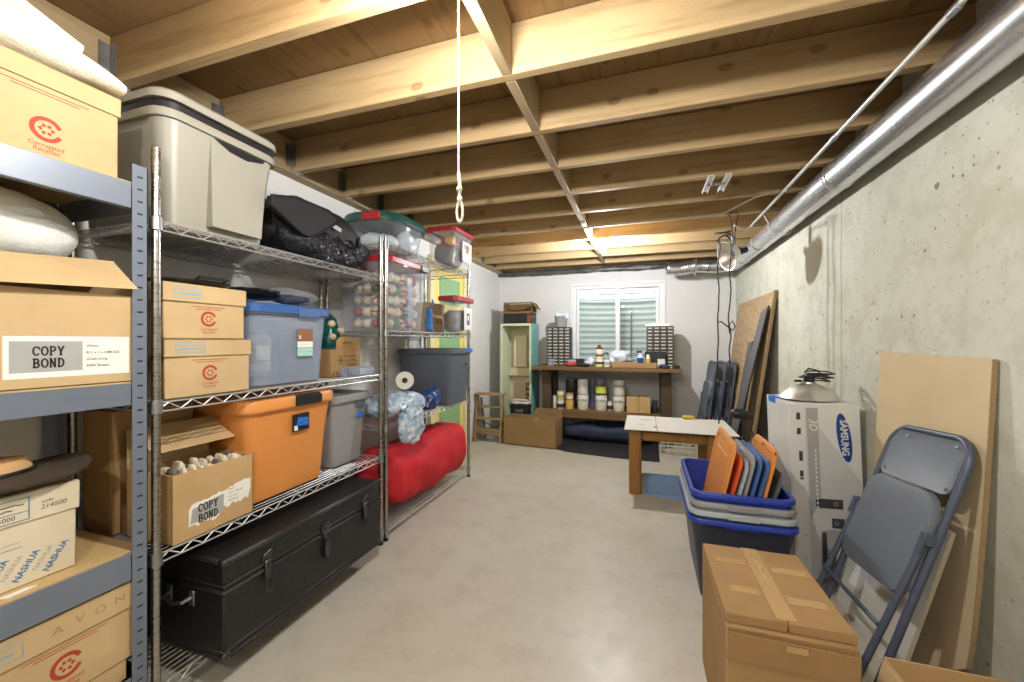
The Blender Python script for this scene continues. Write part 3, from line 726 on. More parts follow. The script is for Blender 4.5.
b = B(); b.prism([(.02, .34), (.10, .34), (.09, .312), (.075, .305), (.06, .315), (.045, .305), (.03, .312)], -.2055, -.2035); b.obj('handle', 'btote', t)
carton('tall dark brown carton standing at the back corner behind the torn-label carton', .895, 1.17, -1.775, .155, .531, .44, 'kraftd')
# ---- trunk
t = thing('trunk', 'long black metal-cornered trunk on the bottom wire shelf', 'trunk', (-1.385-.21, 1.445, .1005), R90)
Lt, Dt, Ht = .872, .42, .352
b = B(); b.box((-Lt/2, -Dt/2, 0), (Lt/2, Dt/2, Ht*.70), 0, .006)
for z in (.006, .03, Ht*.70-.014): b.box((-Lt/2-.002, -Dt/2-.002, z-.006), (Lt/2+.002, Dt/2+.002, z+.006), 0, .002)
b.obj('body', 'trunk', t)
b = B(); b.box((-Lt/2, -Dt/2, Ht*.70+.002), (Lt/2, Dt/2, Ht), 0, .008)
for z in (Ht*.70+.010, Ht-.018): b.box((-Lt/2-.002, -Dt/2-.002, z-.007), (Lt/2+.002, Dt/2+.002, z+.007), 0, .002)
for y in (-Dt/2+.02, Dt/2-.02): b.box((-Lt/2+.02, y-.014, Ht-.002), (Lt/2-.02, y+.014, Ht+.002), 0, .001)
b.obj('lid', 'trunk', t)
for sx in (-1, 1):
    for sy in (-1, 1):
        for z in (0, Ht):
            q = B(); q.blob((sx*(Lt/2-.008), sy*(Dt/2-.008), z+(.0165 if z == 0 else -.009)), (.016, .016, .014), 3, 3, n=12, k=8); q.obj('corner_cap', 'trunkm', t)
for x in (-.27, .30):
    q = B(); y = -Dt/2; q.box((x-.018, y-.006, Ht*.70+.01), (x+.018, y-.001, Ht*.70+.05), 0, .002); q.box((x-.013, y-.014, Ht*.70-.05), (x+.013, y-.002, Ht*.70+.03), 0, .004)
    q.tube([(x-.01, y-.012, Ht*.70-.045), (x-.016, y-.02, Ht*.70-.075), (x, y-.022, Ht*.70-.088), (x+.016, y-.02, Ht*.70-.075), (x+.01, y-.012, Ht*.70-.045)], .003, 6)
    q.tube([(x-.02, y-.012, Ht*.70+.055), (x, y-.02, Ht*.70+.07), (x+.02, y-.012, Ht*.70+.055)], .003, 6); q.obj('latch', 'trunkm', t)
q = B(); y = -Dt/2; q.lathe([(.026, 0), (.026, .004), (.016, .007), (.010, .006), (.009, .009)], 20, T=MX.Translation((.03, y-.001, Ht*.70+.02)) @ MX.Rotation(pi/2, 4, 'X'))
q.box((.02, y-.008, Ht*.70-.06), (.04, y-.002, Ht*.70+.01), 0, .003)
q.loft([[V((.015+.015+.017*cos(a)*(.7+.3*(s_ > .5)), y-.006-.012*(k), Ht*.70-.075+.045*sin(a))) for a in [2*pi*i/14 for i in range(14)]] for k, s_ in ((0, 1), (1, 1))])
q.obj('lock', 'trunkm', t)
q = B(); x = -Lt/2
q.tube([(x-.003, -.055, .20), (x-.03, -.05, .195), (x-.034, 0, .185), (x-.03, .05, .195), (x-.003, .055, .20)], .0065, 8)
for y in (-.058, .058): q.box((x-.007, y-.013, .17), (x-.001, y+.013, .225), 0, .002)
q.obj('end_handle', 'zinc', t)
# ---- top shelf: grey tote and black bag
t = tote('storage_tote', 'large warm-grey tote with a raised grey-rimmed lid, topmost on the wire shelving', .46, .50, .39, 'gtote', at_shelf(.91, 1.32, -1.50, .50, 1.6145), R90, taper=.035, r=.055, rimh=.03)
b = B(); shell(b, .452, .492, .06, [(.004, .392), (.0, .392), (.0, .412), (.012, .414), (.012, .418)], 0, True, True); b.obj('lid_seat', 'black', t)
b = B(); shell(b, .47, .51, .065, [(.016, .4185), (0, .4185), (0, .442), (.008, .452), (.03, .456), (.045, .446), (.06, .444)], 0, True, True); b.obj('lid', 'gtote', t)
b = B(); b.prism([(-.04, .362), (.19, .362), (.165, .03), (-.035, .03)], -.238, -.19, T=MX.Translation((-.02, 0, 0))); b.obj('front_panel', 'gtote', t)
b = B(); b.prism([(-.03, .358), (.18, .358), (.17, .345), (.10, .327), (.03, .332)], -.2395, -.2365, T=MX.Translation((-.02, 0, 0))); b.obj('grip', 'black', t)
t = thing('duffel_bag', 'black soft bag with piped flap and shiny plastic wrap on the top wire shelf', 'bag', (-1.70, 1.672, 1.6145), R90)
b = B(); b.blob((-.005, .0, .16), (.315, .19, .165), 3.0, 2.2, .02, 6, 3, n=48, k=24, zmin=.001); b.obj('body', 'nylon', t)
def drape(b, pts, y0, bulge, m=0, th=.006):
    cx = sum(p[0] for p in pts)/len(pts); cz = sum(p[1] for p in pts)/len(pts); rings = []
    for k in (0, .35, .7, 1.0): rings.append([V((cx+(x-cx)*k if k else cx+(x-cx)*.02, y0-bulge*(1-k*k)-.001, cz+(z-cz)*(k or .02))) for x, z in pts])
    b.loft(rings, m, True, False)
b = B(); b.T = MX.Translation((-.085, -.006, .03)); fp = [(-.30, .19), (-.17, .225), (.02, .225), (.10, .20), (.06, .165), (-.08, .065), (-.14, .07), (-.30, .15)]
b.prism(fp, -.205, -.18); b.tube([(x, -.206, z) for x, z in fp], .005, 6, closed=True); b.obj('flap', 'nylon', t)
b = B(); b.blob((-.06, -.172, .08), (.25, .035, .078), 3, 2, .022, 13, 5, n=40, k=20, zmin=.001); b.blob((.20, -.105, .105), (.125, .09, .105), 2.4, 2, .03, 12, 8, n=36, k=22, zmin=.001); b.obj('plastic_wrap', 'shiny', t)
b = B(); b.flat([(-.03, .18), (.03, .17), (.035, .19), (-.02, .203)], -.206); b.obj('tag', 'pgrey', t)
b = B(); b.tube([(.06, -.17, .16), (.16, -.17, .20), (.24, -.12, .18), (.285, -.06, .08)], .007, 6); b.obj('strap', 'nylon', t)
# ---- unit B
t = tote('storage_bin', 'rounded clear storage bin with dark green lid and red latch above the ornament bin', .52, .42, .19, 'clear', at_shelf(2.135, 2.655, -1.50, .42, 1.825), R90, lid='green', taper=.03, r=.14, lidh=.06, rec=-.012, lid_in=.06)
b = B(); b.box((-.274, -.14, .165), (-.256, .0, .215), 0, .005); b.obj('latch', 'redl', t)
b = B(); b.blob((.10, -.10, .085), (.08, .06, .08), 2.5, 2.5, .02, 14, 4, zmin=.012); b.blob((-.08, .0, .06), (.12, .12, .05), 2.5, 2.5, .02, 14, 2, zmin=.012); b.obj('contents', 'bagw', t)
def red_bin(label, y0, y1, xf, d, z, h, seed):
    t = tote('storage_bin', label, y1-y0, d, h, 'clear', at_shelf(y0, y1, xf, d, z), R90, lid='redl', taper=.014, r=.025, lidh=.03, group='clear bins with red lids')
    b = B(); b.blob((-.02, .0, h*.36), ((y1-y0)*.38, d*.34, h*.33), 3, 3, .02, 12, seed, zmin=.01); b.obj('contents', 'rag', t)
    return t
t = red_bin('clear storage bin with red lid at the far end of the top wire shelf', 2.87, 3.25, -1.42, .26, 1.825, .295, 2)
b = B(); b.blob((-.07, -.03, .20), (.08, .07, .05), 2.4, 2.4, .012, 14, 3); b.obj('red_contents', 'redl', t)
b = B(); b.blob((-.12, -.06, .21), (.04, .04, .04), 2.4, 2.4, .01, 14, 5); b.obj('yellow_contents', 'cany', t)
b = B(); y = -.1305; b.flat([(-.04, .06), (.14, .06), (.14, .225), (-.04, .225)], y); b.flat([(-.01, .165), (.11, .165), (.11, .205), (-.01, .205)], y-.0006, 1); b.flat([(.0, .13), (.10, .13), (.10, .158), (.0, .158)], y-.0006, 2); b.flat([(.03, .135), (.075, .135), (.075, .20), (.03, .20)], y-.001, 3)
label_part(t, 'sticker', b, ['sbox', 'pgrey', 'canw', 'inkbr'], 'white printed sticker')
t = red_bin('small clear storage bin with red lid beside the ornament bin', 2.915, 3.27, -1.425, .17, 1.286, .285, 6)
b = B(); y = -.0855; b.flat([(-.03, .03), (.13, .03), (.13, .215), (-.03, .215)], y); b.flat([(.02, .07), (.08, .07), (.08, .17), (.02, .17)], y-.0006, 1); b.flat([(.035, .11), (.065, .11), (.065, .15), (.035, .15)], y-.001, 0)
label_part(t, 'sticker', b, ['sbox', 'btote'], 'white sticker with a dark panel')
t = tote('storage_bin', 'tall clear bin full of christmas ornaments with red lid and green latch', .525, .42, .455, 'clear', at_shelf(2.105, 2.63, -1.497, .42, 1.286), R90, lid='redl', taper=.03, r=.045, lidh=.03, group='clear bins with red lids')
b = B(); b.box((.12, -.226, .425), (.22, -.216, .47), 0, .006); b.obj('latch', 'green', t)
b = B(); b.box((-.03, -.2035, .04), (.03, -.2015, .36), 0, .0005); b.obj('moulded_strip', 'cloudy', t)
b = B(); b.box((-.115, -.07, .012), (.18, .15, .36), 0, .03); b.obj('tissue_paper', 'bagw', t)
rnd = random.Random(21); pos = []
for row in range(5):
    for col in range(6):
        r = rnd.uniform(.028, .0325); pos.append((-.165+.066*col+rnd.uniform(-.003, .003)+.010*(1 if row % 2 else -1), -.118+rnd.uniform(-.002, .002), .05+.076*row, r))
for row in range(5):
    for k in range(1, 4): pos.append((-.165+rnd.uniform(-.002, .002), -.118+.068*k, .05+.076*row, rnd.uniform(.028, .0325)))
for i, (x, y, z, r) in enumerate(pos):
    q = B(); q.blob((0, 0, 0), (r, r, r), n=16, k=10); q.lathe([(.007, r-.002), (.007, r+.006), (.003, r+.009)], 8)
    if i % 3 == 0: q.lathe([(r*1.006*cos(a), r*1.006*sin(a)) for a in (-.25, -.1, .1, .25)], 16, 1, cap=False)
    m = ('orn1', 'orn1', 'canw', 'orn1', 'orn2', 'orn1', 'orn3', 'canw')[rnd.randrange(8)]
    o = q.obj('ornament_ball', [m, 'orn2']); M4 = MX.Translation(t.location) @ MX.Rotation(R90, 4, 'Z') @ MX.Translation((x, y, z)) @ MX.Rotation(rnd.uniform(-.8, .8), 4, 'X'); o.matrix_world = M4
    nm = {'orn1': 'pearl', 'canw': 'white', 'orn2': 'dark red', 'orn3': 'green'}[m]
    tag(o, f'{nm} christmas ball{" with a red band" if i % 3 == 0 and m != "orn2" else ""} packed in the tall ornament bin', 'ornament', 'ornament balls in the tall bin')
t = carton('tan cardboard box at the back of the shelf behind the small red-lidded bin', 2.87, 3.14, -1.65, .16, 1.286, .25, 'kraft', None)
b = B(); text(b, '5x 22', .04, .10, .05, 0, -.0808, bold=.02); b.obj('lettering', 'ink', t)
t = thing('cloth_bag', 'small blue cloth bag slumped before the tan cardboard box', 'bag', (-1.60, 2.80, 1.286))
b = B(); b.blob((0, 0, .105), (.03, .035, .105), 2.5, 2.2, .02, 16, 3, zmin=.001); b.obj('body', 'bluecl', t); b = B(); b.tube([(.03, -.02, .21), (.03, -.01, .255), (.03, .02, .21)], .004, 6); b.obj('handle', 'bluecl', t)
t = tote('storage_tote', 'slate grey storage tote with blue tape on the lid above the red duffel', .41, .50, .435, 'btote', at_shelf(2.82, 3.24, -1.425, .50, .7035), R90, lid='btote', taper=.025, r=.035, lidh=.03)
b = B(); b.box((.07, -.2585, .425), (.19, -.2575, .45), 0, .0004); b.obj('tape', 'blutape', t); b = B(); b.lathe([(.008, 0), (.008, .004)], 10, T=MX.Translation((.06, -.247, .32)) @ MX.Rotation(pi/2, 4, 'X')); b.lathe([(.008, 0), (.008, .004)], 10, T=MX.Translation((.09, -.247, .32)) @ MX.Rotation(pi/2, 4, 'X')); b.obj('rivet', 'ink', t)
t = thing('plastic_bag', 'white and pale blue printed plastic bag spilling over the shelf edge above the duffel', 'bag', (-1.645, 2.38, .703), R90)
b = B(); b.blob((-.02, -.02, .08), (.25, .155, .078), 2.8, 2.0, .026, 13, 4, n=84, k=40, zmin=.003, ridge=True); b.obj('body', 'bagp', t)
b = B(); b.blob((-.12, -.225, -.02), (.13, .03, .12), 2.8, 2.2, .022, 14, 8, n=60, k=40, ridge=True); b.obj('hanging_fold', 'bagp', t)
t = thing('paper_towel_roll', 'white paper roll lying on the plastic bag', 'roll', (-1.61, 2.46, .874), 0)
b = B(); b.T = MX.Translation((0, 0, .062)) @ MX.Rotation(radians(35), 4, 'Z') @ MX.Rotation(radians(82), 4, 'X')
b.lathe([(.02, -.09), (.06, -.09), (.062, -.085), (.062, .085), (.06, .09), (.02, .09), (.02, -.09)], 24, cap=False); b.obj('paper', 'canw', t)
b = B(); b.T = MX.Translation((0, 0, .062)) @ MX.Rotation(radians(35), 4, 'Z') @ MX.Rotation(radians(82), 4, 'X'); b.lathe([(.0195, -.088), (.0195, .088), (.017, .088), (.017, -.088)], 16, cap=False); b.obj('core', 'kraftd', t)
t = thing('plastic_bag', 'dark blue printed plastic bag beside the slate grey tote', 'bag', (-1.545, 2.715, .7035), R90)
b = B(); b.blob((0, 0, .075), (.085, .075, .085), 2.4, 2.0, .035, 12, 6, n=40, k=24, zmin=.001); b.obj('body', 'bagb', t); b = B(); b.tube([(-.03, -.02, .14), (-.01, -.03, .20), (.03, -.02, .14)], .005, 6); b.obj('handle', 'bagb', t)
# duffel
t = thing('duffel_bag', 'large red fabric duffel bag on the bottom wire shelf', 'bag', (-1.66, 2.69, .088), R90)
b = B(); rings = []
for i in range(45):
    f = i/44; x = -.57+1.13*f
    e = min(1, (max(0, f)/.10+.02)**.55) * min(1, ((1-f)/.09+.02)**.5); e = max(e, .05)
    hgt = (.19+.03*f)*e; dep = (.205+.02*f)*e; ring = []
    for k in range(32):
        a = 2*pi*k/32; q = (abs(cos(a))**2.3+abs(sin(a))**2.3)**(-1/2.3)
        h = NZ.noise(V((x*5, cos(a)*1.6, sin(a)*1.6)))*.028 + .014*NZ.noise(V((x*18, cos(a)*1.2+4, sin(a)*1.2)))*(1 if f < .6 else .5)
        h += .014*sin(26*x+3*sin(a*2))*max(0, .5-f)
        ring.append(V((x+.03*sin(a)*(f-.5), (dep+h)*cos(a)*q, max(.002, .225*1.0-.012+ (hgt+h)*sin(a)*q))))
    rings.append(ring)
b.loft(rings); b.obj('body', 'redcloth', t, 60)
b = B()
if True:
    b.tube([V((p.x, p.y*1.012, max(.009, (p.z-.21)*1.012+.21))) for p in rings[41]], .006, 6, closed=True)
b.obj('end_piping', 'nylon', t)
b = B(); b.tube([rings[i][8-max(0, int(3*sin(i*.2)))]+V((0, 0, .003)) for i in range(14, 38, 2)], .005, 6); b.obj('zip', plain('dark_red_zip', (110, 20, 34), .6), t)
b = B(); b.blob((-.60, .03, .16), (.075, .09, .13), 2.2, 2, .04, 12, 5, n=28, k=18, zmin=.002); b.obj('gathered_end', 'redcloth', t)
# ------------------------------------------------------------------ grey rivet rack
RY0, RY1, RXF, RXB = -.42, .843, -1.488, -1.955
t = thing('rivet_shelving_rack', 'grey slotted steel rack with particle board decks, holding the label-marked cartons', 'shelving', (RXF, RY1, 0))
def rack_post(x, y, sx, sy):
    b = B(); zt = 1.765
    b.box((x-(.002 if sx < 0 else 0), y, 0), (x+(0 if sx < 0 else .002), y+sy*.040, zt)); b.box((x, y-(.002 if sy > 0 else 0)*0, 0), (x+sx*.035, y+sy*.002, zt))
    z = .05
    while z < 1.74:
        b.box((x-(.0026 if sx < 0 else -.0004)*-1 if False else x+(.0002 if sx < 0 else -.0006), y+sy*.013, z), (x+(.0006 if sx < 0 else -.0002), y+sy*.027, z+.005), 1)
        z += .0381
    b.obj('post', ['rack', 'black'], t)
lx, ly = 0, 0
rack_post(0, 0, -1, -1); rack_post(RXB-RXF, 0, 1, -1); rack_post(0, RY0-RY1, -1, 1); rack_post(RXB-RXF, RY0-RY1, 1, 1)
for z0, z1 in ((1.627, 1.705), (1.024, 1.091), (.488, .572), (.115, .19)):
    for x in (-.0025, RXB-RXF+.0025):
        b = B(); b.box((x-.002, RY0-RY1+.042, z0), (x+.002, -.042, z1), 0, .001); b.box((x-(.02 if x > -.1 else 0), RY0-RY1+.042, z0), (x+(0 if x > -.1 else .02), -.042, z0+.003)); b.obj('beam', 'rack', t)
    for y in (-.004, RY0-RY1+.004):
        b = B(); b.box((RXB-RXF+.036, y-.002, z0), (-.036, y+.002, z1), 0, .001); b.obj('side_beam', 'rack', t)
    b = B(); b.box((RXB-RXF+.006, RY0-RY1+.006, z1-.008 if z0 > .2 else z0+.003), (-.006, -.0065, z1+.004 if z0 > .2 else z0+.015), 0, .001); b.obj('deck', 'part', t)
DK = (.1305, .5765, 1.0955, 1.7095)
file_box('tan file box with red mark under the folded white towel', .36, .79, -1.512, .36, DK[3], .245, .055, stamp=False, mx=.055, logo_r=.033, group='file boxes on the grey rack', logo_z=.40)
t = thing('folded_towel', 'thick folded white towel hanging over the top file box of the grey rack', 'towel', (-1.66, .60, 1.9575), R90)
b = B(); rings = []
for i in range(30):
    f = i/29; x = -.42+.62*f; th = .10*(1-f)**.8+.018; z0 = .0; ring = []
    for k in range(28):
        a = 2*pi*k/28; q = (abs(cos(a))**3.0+abs(sin(a))**3.0)**(-1/3.0)
        h = .012*NZ.noise(V((x*6, cos(a)*2, sin(a)*2+3)))
        ring.append(V((x+.02*cos(a), .178*cos(a)*q*(1+.15*NZ.noise(V((x*3, 0, 0))))+h, max(.002, th+th*sin(a)*q*.98+h))))
    rings.append(ring)
b.loft(rings); b.obj('lower_fold', 'towel', t, 60)
b = B(); rings = []
for i in range(26):
    f = i/25; x = -.42+.50*f; th = .030; zc = .235-.165*f; ring = []
    for k in range(24):
        a = 2*pi*k/24; q = (abs(cos(a))**2.6+abs(sin(a))**2.6)**(-1/2.6); h = .010*NZ.noise(V((x*7, cos(a)*2+8, sin(a)*2)))
        ring.append(V((x, -.02+.175*cos(a)*q+h, zc+th*sin(a)*q+h)))
    rings.append(ring)
b.loft(rings); b.obj('upper_fold', 'towel', t, 60)
t = carton('tan carton with clean white and grey label under a sprung flap, on the grey rack', .50, .815, -1.497, .26, DK[2], .262, 'kraft2', open_=True, group=None)
w_ = .315
def quad(b, a, c, th=.004):
    b.loft([[V(p) for p in a], [V(p)+V(c) for p in a]], smooth=False)
b = B(); quad(b, [(-w_/2-.06, -.165, .262), (w_/2-.012, -.165, .282), (w_/2-.014, -.055, .368), (-w_/2-.06, -.055, .345)], (0, .002, .004)); b.obj('front_flap', 'kraft2', t)
b = B(); quad(b, [(-w_/2, -.053, .348), (w_/2-.012, -.053, .370), (w_/2-.002, .128, .264), (-w_/2, .128, .264)], (0, .001, .004)); b.obj('rear_flap', 'kraft2', t)
b = B(); b.box((-w_/2+.012, -.11, .01), (w_/2-.012, .11, .235), 0, .005); b.obj('contents', 'ivory', t)
copy_label(t, -.113, .142, .028, .137, -.1306)
t = thing('bubble_wrapped_bundle', 'big bundle in white bubble wrap above the clean-labelled carton', 'bundle', (-1.79, .545, 1.45))
b = B(); b.blob((0, 0, .105), (.14, .255, .105), 3, 2.6, .012, 9, 2, n=56, k=30); b.obj('wrap', 'bubble', t, 80)
b = B(); b.tube([(.142*cos(a)*1.0, -.03, .105+.106*sin(a)) for a in [2*pi*i/28 for i in range(28)]], .002, 5, closed=True); b.obj('tape', 'film', t)
# ivory paper carton with diagonal lettering
t = thing('paper_carton', 'ivory paper carton with diagonal blue lettering, a dark hat on top', 'box', at_shelf(.42, .703, -1.547, .22, DK[1]), R90)
w_ = .283; b = B(); b.box((-w_/2, -.11, 0), (w_/2, .11, .20), 0, .004); b.obj('body', 'ivory', t)
b = B(); b.box((-w_/2-.006, -.116, .165), (w_/2+.006, .116, .245), 0, .004); lid = b.obj('lid', 'ivory', t)
b = B(); y = -.1108
ribbon(b, [(-.14, .105), (.035, .105)], .0015, 1, y); ribbon(b, [(-.14, .118), (.03, .118)], .001, 0, y)
for i in range(5):
    x = -.125+.056*i; text(b, 'NASHUA', x, .050, .0205, 1, y, bold=.02, rot=radians(58), sx=.95)
    if i < 5: text(b, 'NASHUA', x-.026, .056, .016, 2, y, rot=radians(58), sx=.95)
b.obj('printed_lettering', ['inkg', 'blueink2', 'pgrey'], t)
b = B(); y = -.1168; x0, x1, z0, z1 = -.14, .045, .175, .232
b.flat([(x0, z0), (x1, z0), (x1, z1), (x0, z1)], y, 0)
for p in ([(x0, z0), (x1, z0), (x1, z1), (x0, z1), (x0, z0)], [(x0, .197), (x1, .197)], [(-.03, z0), (-.03, .197)]): ribbon(b, p, .002, 1, y-.0005)
text(b, '11', -.07, .213, .026, 2, y-.0005, bold=.03); text(b, 'Long', -.06, .186, .016, 2, y-.0005); text(b, '5000', .005, .186, .016, 2, y-.0005)
scribble(b, -.035, .218, .07, .003, 2, y-.0005, 9, wt=.0025); scribble(b, -.035, .208, .05, .003, 2, y-.0005, 9, seed=3, wt=.0025); text(b, '214500', .092, .196, .017, 3, y-.0005, shear=.1); text(b, 'code', .08, .211, .012, 3, y-.0005)
b.obj('printed_label', ['ivory', 'blueink2', 'ink', 'inkg'], lid)
t = thing('wide_brimmed_hat', 'dark brown wide-brimmed hat with tan crown inside, on the ivory carton', 'hat', (-1.64, .585, .834), R90)
b = B(); rings = []
for r, z in ((.02, .012), (.09, .010), (.13, .004), (.165, .004), (.178, .012), (.18, .018), (.165, .016), (.13, .016), (.10, .022), (.02, .024)):
    rings.append([V((r*1.02*cos(a), r*.80*sin(a), z+.012*(r/.18)**2*cos(2*a)+.006*(r/.18)*sin(3*a)+.006)) for a in [2*pi*i/40 for i in range(40)]])
b.loft(rings); b.obj('brim', 'felt', t)
b = B(); rings = []
for r, z in ((.105, .026), (.10, .05), (.09, .062), (.06, .066), (.02, .062)): rings.append([V((-.03+r*cos(a), .02+r*.72*sin(a), z)) for a in [2*pi*i/32 for i in range(32)]])
b.loft(rings); b.obj('crown', 'tan', t)
b = B(); b.tube([(-.03+.106*cos(a), .02+.106*.72*sin(a), .032) for a in [2*pi*i/32 for i in range(32)]], .006, 6, closed=True); b.obj('band', 'black', t)
t = thing('paper_slip', 'scrap of white paper on the particle board deck under the ivory carton', 'paper', (-1.515, .575, DK[1]+.0005), R90)
b = B(); b.loft([[V((-.03, .012, .0)), V((.02, .014, .0)), V((.035, -.006, .001)), V((-.02, -.012, .0))], [V((-.03, .012, .001)), V((.02, .014, .001)), V((.035, -.006, .004)), V((-.02, -.012, .003))]], smooth=False); b.obj('sheet', 'white', t)
file_box('tan file box with pencil lettering on its lid, low on the grey rack', .40, .826, -1.497, .36, .2465, .234, .078, mx=.05, logo_r=.034, pencil='AVON', group='file boxes on the grey rack', logo_z=.54)
file_box('tan file box at the bottom of the grey rack, beneath the pencil-lettered one', .41, .80, -1.507, .36, .1315, .1145, .06, mark=False, group='file boxes on the grey rack')
# ------------------------------------------------------------------ ceiling hardware
t = thing('air_duct', 'long round galvanised duct running along the concrete wall under the joists', 'duct', (.972, 2.0, 2.086))
RD = .076
b = B(); b.lathe([(RD, -3.0), (RD, 2.95)], 32, T=MX.Rotation(-pi/2, 4, 'X'), cap=True); b.obj('pipe', 'galv', t)
for y in (-1.0, .5, 1.98, 2.6): B().lathe([(RD+.0005, y-.02), (RD+.004, y-.015), (RD+.004, y+.015), (RD+.0005, y+.02)], 32, T=MX.Rotation(-pi/2, 4, 'X'), cap=False).obj('joint_band', 'galv', t)
b = B(); path = [(0, 2.93, 0)]+[(-.14+.14*cos(a), 2.95+.16*sin(a), 0) for a in [radians(k*15) for k in range(0, 7)]]+[(-.26, 3.11, 0)]
b.tube(path, RD*1.02, 24); b.obj('elbow', 'galv', t)
b = B(); pts = [(-.25-.45*k/44, 3.11+.01*sin(k*.2), .0+.012*sin(k*.15)) for k in range(45)]; b.tube(pts, [RD*(.98+.06*(k % 2)) if k > 14 else RD*1.0 for k in range(45)], 22); b.obj('flexible_branch', 'galv', t)
b = B(); b.box((-.40, 3.02, -.085), (-.385, 3.195, .085), 0, .004); b.obj('joint_band', 'galv', t)
t = thing('duct_hanger', 'white wire hanger looped under the round duct', 'hanger', (.972, 3.42, 2.086))
b = B(); b.tube([(-.125, 0, .09)]+[(.088*cos(a), 0, .088*sin(a)) for a in [radians(170+12*k) for k in range(16)]], .0035, 6); b.obj('wire', 'trimw', t)
t = thing('conduit_pipe', 'thin grey conduit pipe running under the joists beside the round duct', 'pipe', (.842, 2, 2.163))
b = B(); b.tube([(0, -3, 0), (0, -.5, 0), (0, 1.62, 0), (-.003, 1.73, -.004), (-.03, 1.79, -.008), (-.08, 1.75, -.006), (-.13, 1.68, .002)], .0095, 10); b.obj('pipe', plain('conduit_paint', (196, 196, 190), .35, .3, .04), t)
for y in (-.53, .22): B().lathe([(.0098, y-.022), (.0135, y-.02), (.0135, y+.02), (.0098, y+.022)], 12, T=MX.Rotation(-pi/2, 4, 'X')).obj('coupling', 'zinc', t)
t = thing('ceiling_cable', 'thin grey cable stapled slack across the joists at the far end', 'cable', (0, 3.33, 2.172))
b = B(); b.tube([(-1.4, -.02, .002), (-.6, .02, -.012), (0, .0, -.006), (.32, -.06, -.03), (.55, -.12, -.035), (.7, -.33, -.006), (.82, -.40, .0)], .006, 8); b.obj('sheath', plain('grey_cable', (158, 154, 146), .5), t)
t = thing('metal_strap_pair', 'pair of pale metal brackets spanning two joists near the duct', 'bracket', (.42, 2.60, 2.1785))
for x in (-.045, .045):
    b = B(); b.box((x-.016, -.05, -.004), (x+.016, .22, -.001), 0, .001); b.box((x-.016, -.05, -.018), (x-.014, .22, -.001)); b.box((x+.014, -.05, -.018), (x+.016, .22, -.001)); b.obj('strip', 'trimw', t)
b = B(); b.box((-.045, .08, -.016), (.045, .095, -.005)); b.obj('cross_piece', 'zinc', t)
def bulb(label, x, y, z, power, string=False, name='ceiling_bulb', col=(1, .9, .76)):
    t = thing(name, label, 'light', (x, y, z))
    B().lathe([(.055, 0), (.058, -.012), (.045, -.03), (.030, -.042), (.024, -.055), (.020, -.055)], 24, m=0).obj('lamp_holder', 'porc', t)
    r = .033; L_ = power/(pi*4*pi*r*r)
    q = B(); q.lathe([(.012, -.051), (.014, -.062), (.024, -.077), (.033, -.10), (.030, -.117), (.018, -.13), (.003, -.134)], 20); q.obj('bulb', emit('lit_bulb_'+name+str(int(power*10)), col, L_), t)
    return t
bulb('lit bare bulb in a porcelain holder on the blocking, with the long pull cord', -.466, .80, ZJ, PW[0], col=(1, .97, .925))
bulb('lit bare bulb hanging near the window end of the ceiling', -.36, 3.823, ZJ, PW[1], col=(.97, .98, 1))
bulb('added fill bulb on the ceiling behind the viewpoint', -.16, -.62, ZJ+.001, PW[2], col=(1, .97, .92))  # out of view, added to light the foreground; no known fixture here
bulb('weaker added fill bulb on the ceiling far behind the viewpoint', -.36, -1.46, ZJ+.001, PW[3], col=(1, .97, .92))  # second invented bulb, unseen, adds a little more fill from behind
t = thing('pull_cord', 'white pull cord with a knotted loop hanging from the ceiling', 'cord', (-.436, .905, 2.17))
b = B(); b.tube([(0, 0, 0), (0, 0, -.54)], .0024, 6); b.tube([(0, 0, -.53), (.003, 0, -.56), (.002, 0, -.60)], .0046, 7); b.obj('cord', 'rope', t)
b = B(); b.blob((.002, 0, -.572), (.0075, .0075, .008), n=12, k=8); b.blob((.003, 0, -.598), (.007, .007, .010), n=12, k=8); b.obj('knot', 'rope', t)
b = B(); b.tube([(.003-.009*sin(a)*(.6+.4*sin(a/2)), 0, -.627+.026*cos(a)) for a in [2*pi*i/24 for i in range(24)]], .0032, 7, closed=True); b.obj('loop', 'rope', t)
# clamp lamp hung at the far end of the duct, with its cord
t = thing('clamp_lamp', 'aluminium clamp lamp hung by a wire hook near the end of the duct', 'lamp', (.648, 3.375, 2.185))
b = B(); b.tube([(0, .0, .004), (-.022, 0, .0), (-.030, 0, -.02), (-.016, 0, -.08), (-.010, 0, -.14), (.0, 0, -.17), (.010, 0, -.14), (.016, 0, -.08), (.030, 0, -.02), (.022, 0, .0), (0, .0, .004)], .004, 6); b.obj('hook', 'trunkm', t)
b = B(); b.box((-.014, -.014, -.25), (.014, .014, -.165), 0, .004); b.box((-.03, -.008, -.22), (.0, .008, -.21), 0, .002); b.obj('clamp', 'zinc', t)
TT = MX.Translation((.0, .0, -.31)) @ V((0, 0, 1)).rotation_difference(V((.85, .30, .30))).to_matrix().to_4x4() @ MX.Translation((0, 0, -.04))
b = B(); b.lathe([(.03, .075), (.052, .062), (.085, .025), (.108, -.02), (.112, -.022), (.106, -.02), (.083, .023), (.05, .058), (.028, .07)], 30, T=TT, cap=False); b.obj('reflector', 'alu', t)
b = B(); b.lathe([(.012, .15), (.022, .14), (.024, .07), (.02, .03)], 16, T=TT); b.obj('socket', 'black', t)
t = thing('hanging_cord', 'black cord dangling in two loose strands with a knot before the white wall', 'cord', (.556, 3.215, 1.955))
b = B()
def wob(x0, seed): return [(x0*.82+.012*NZ.noise(V((k*.35, seed, 0)))+.004*sin(k*.9), .006*NZ.noise(V((k*.3, seed, 4))), -.012-1.32*k/30) for k in range(31)]
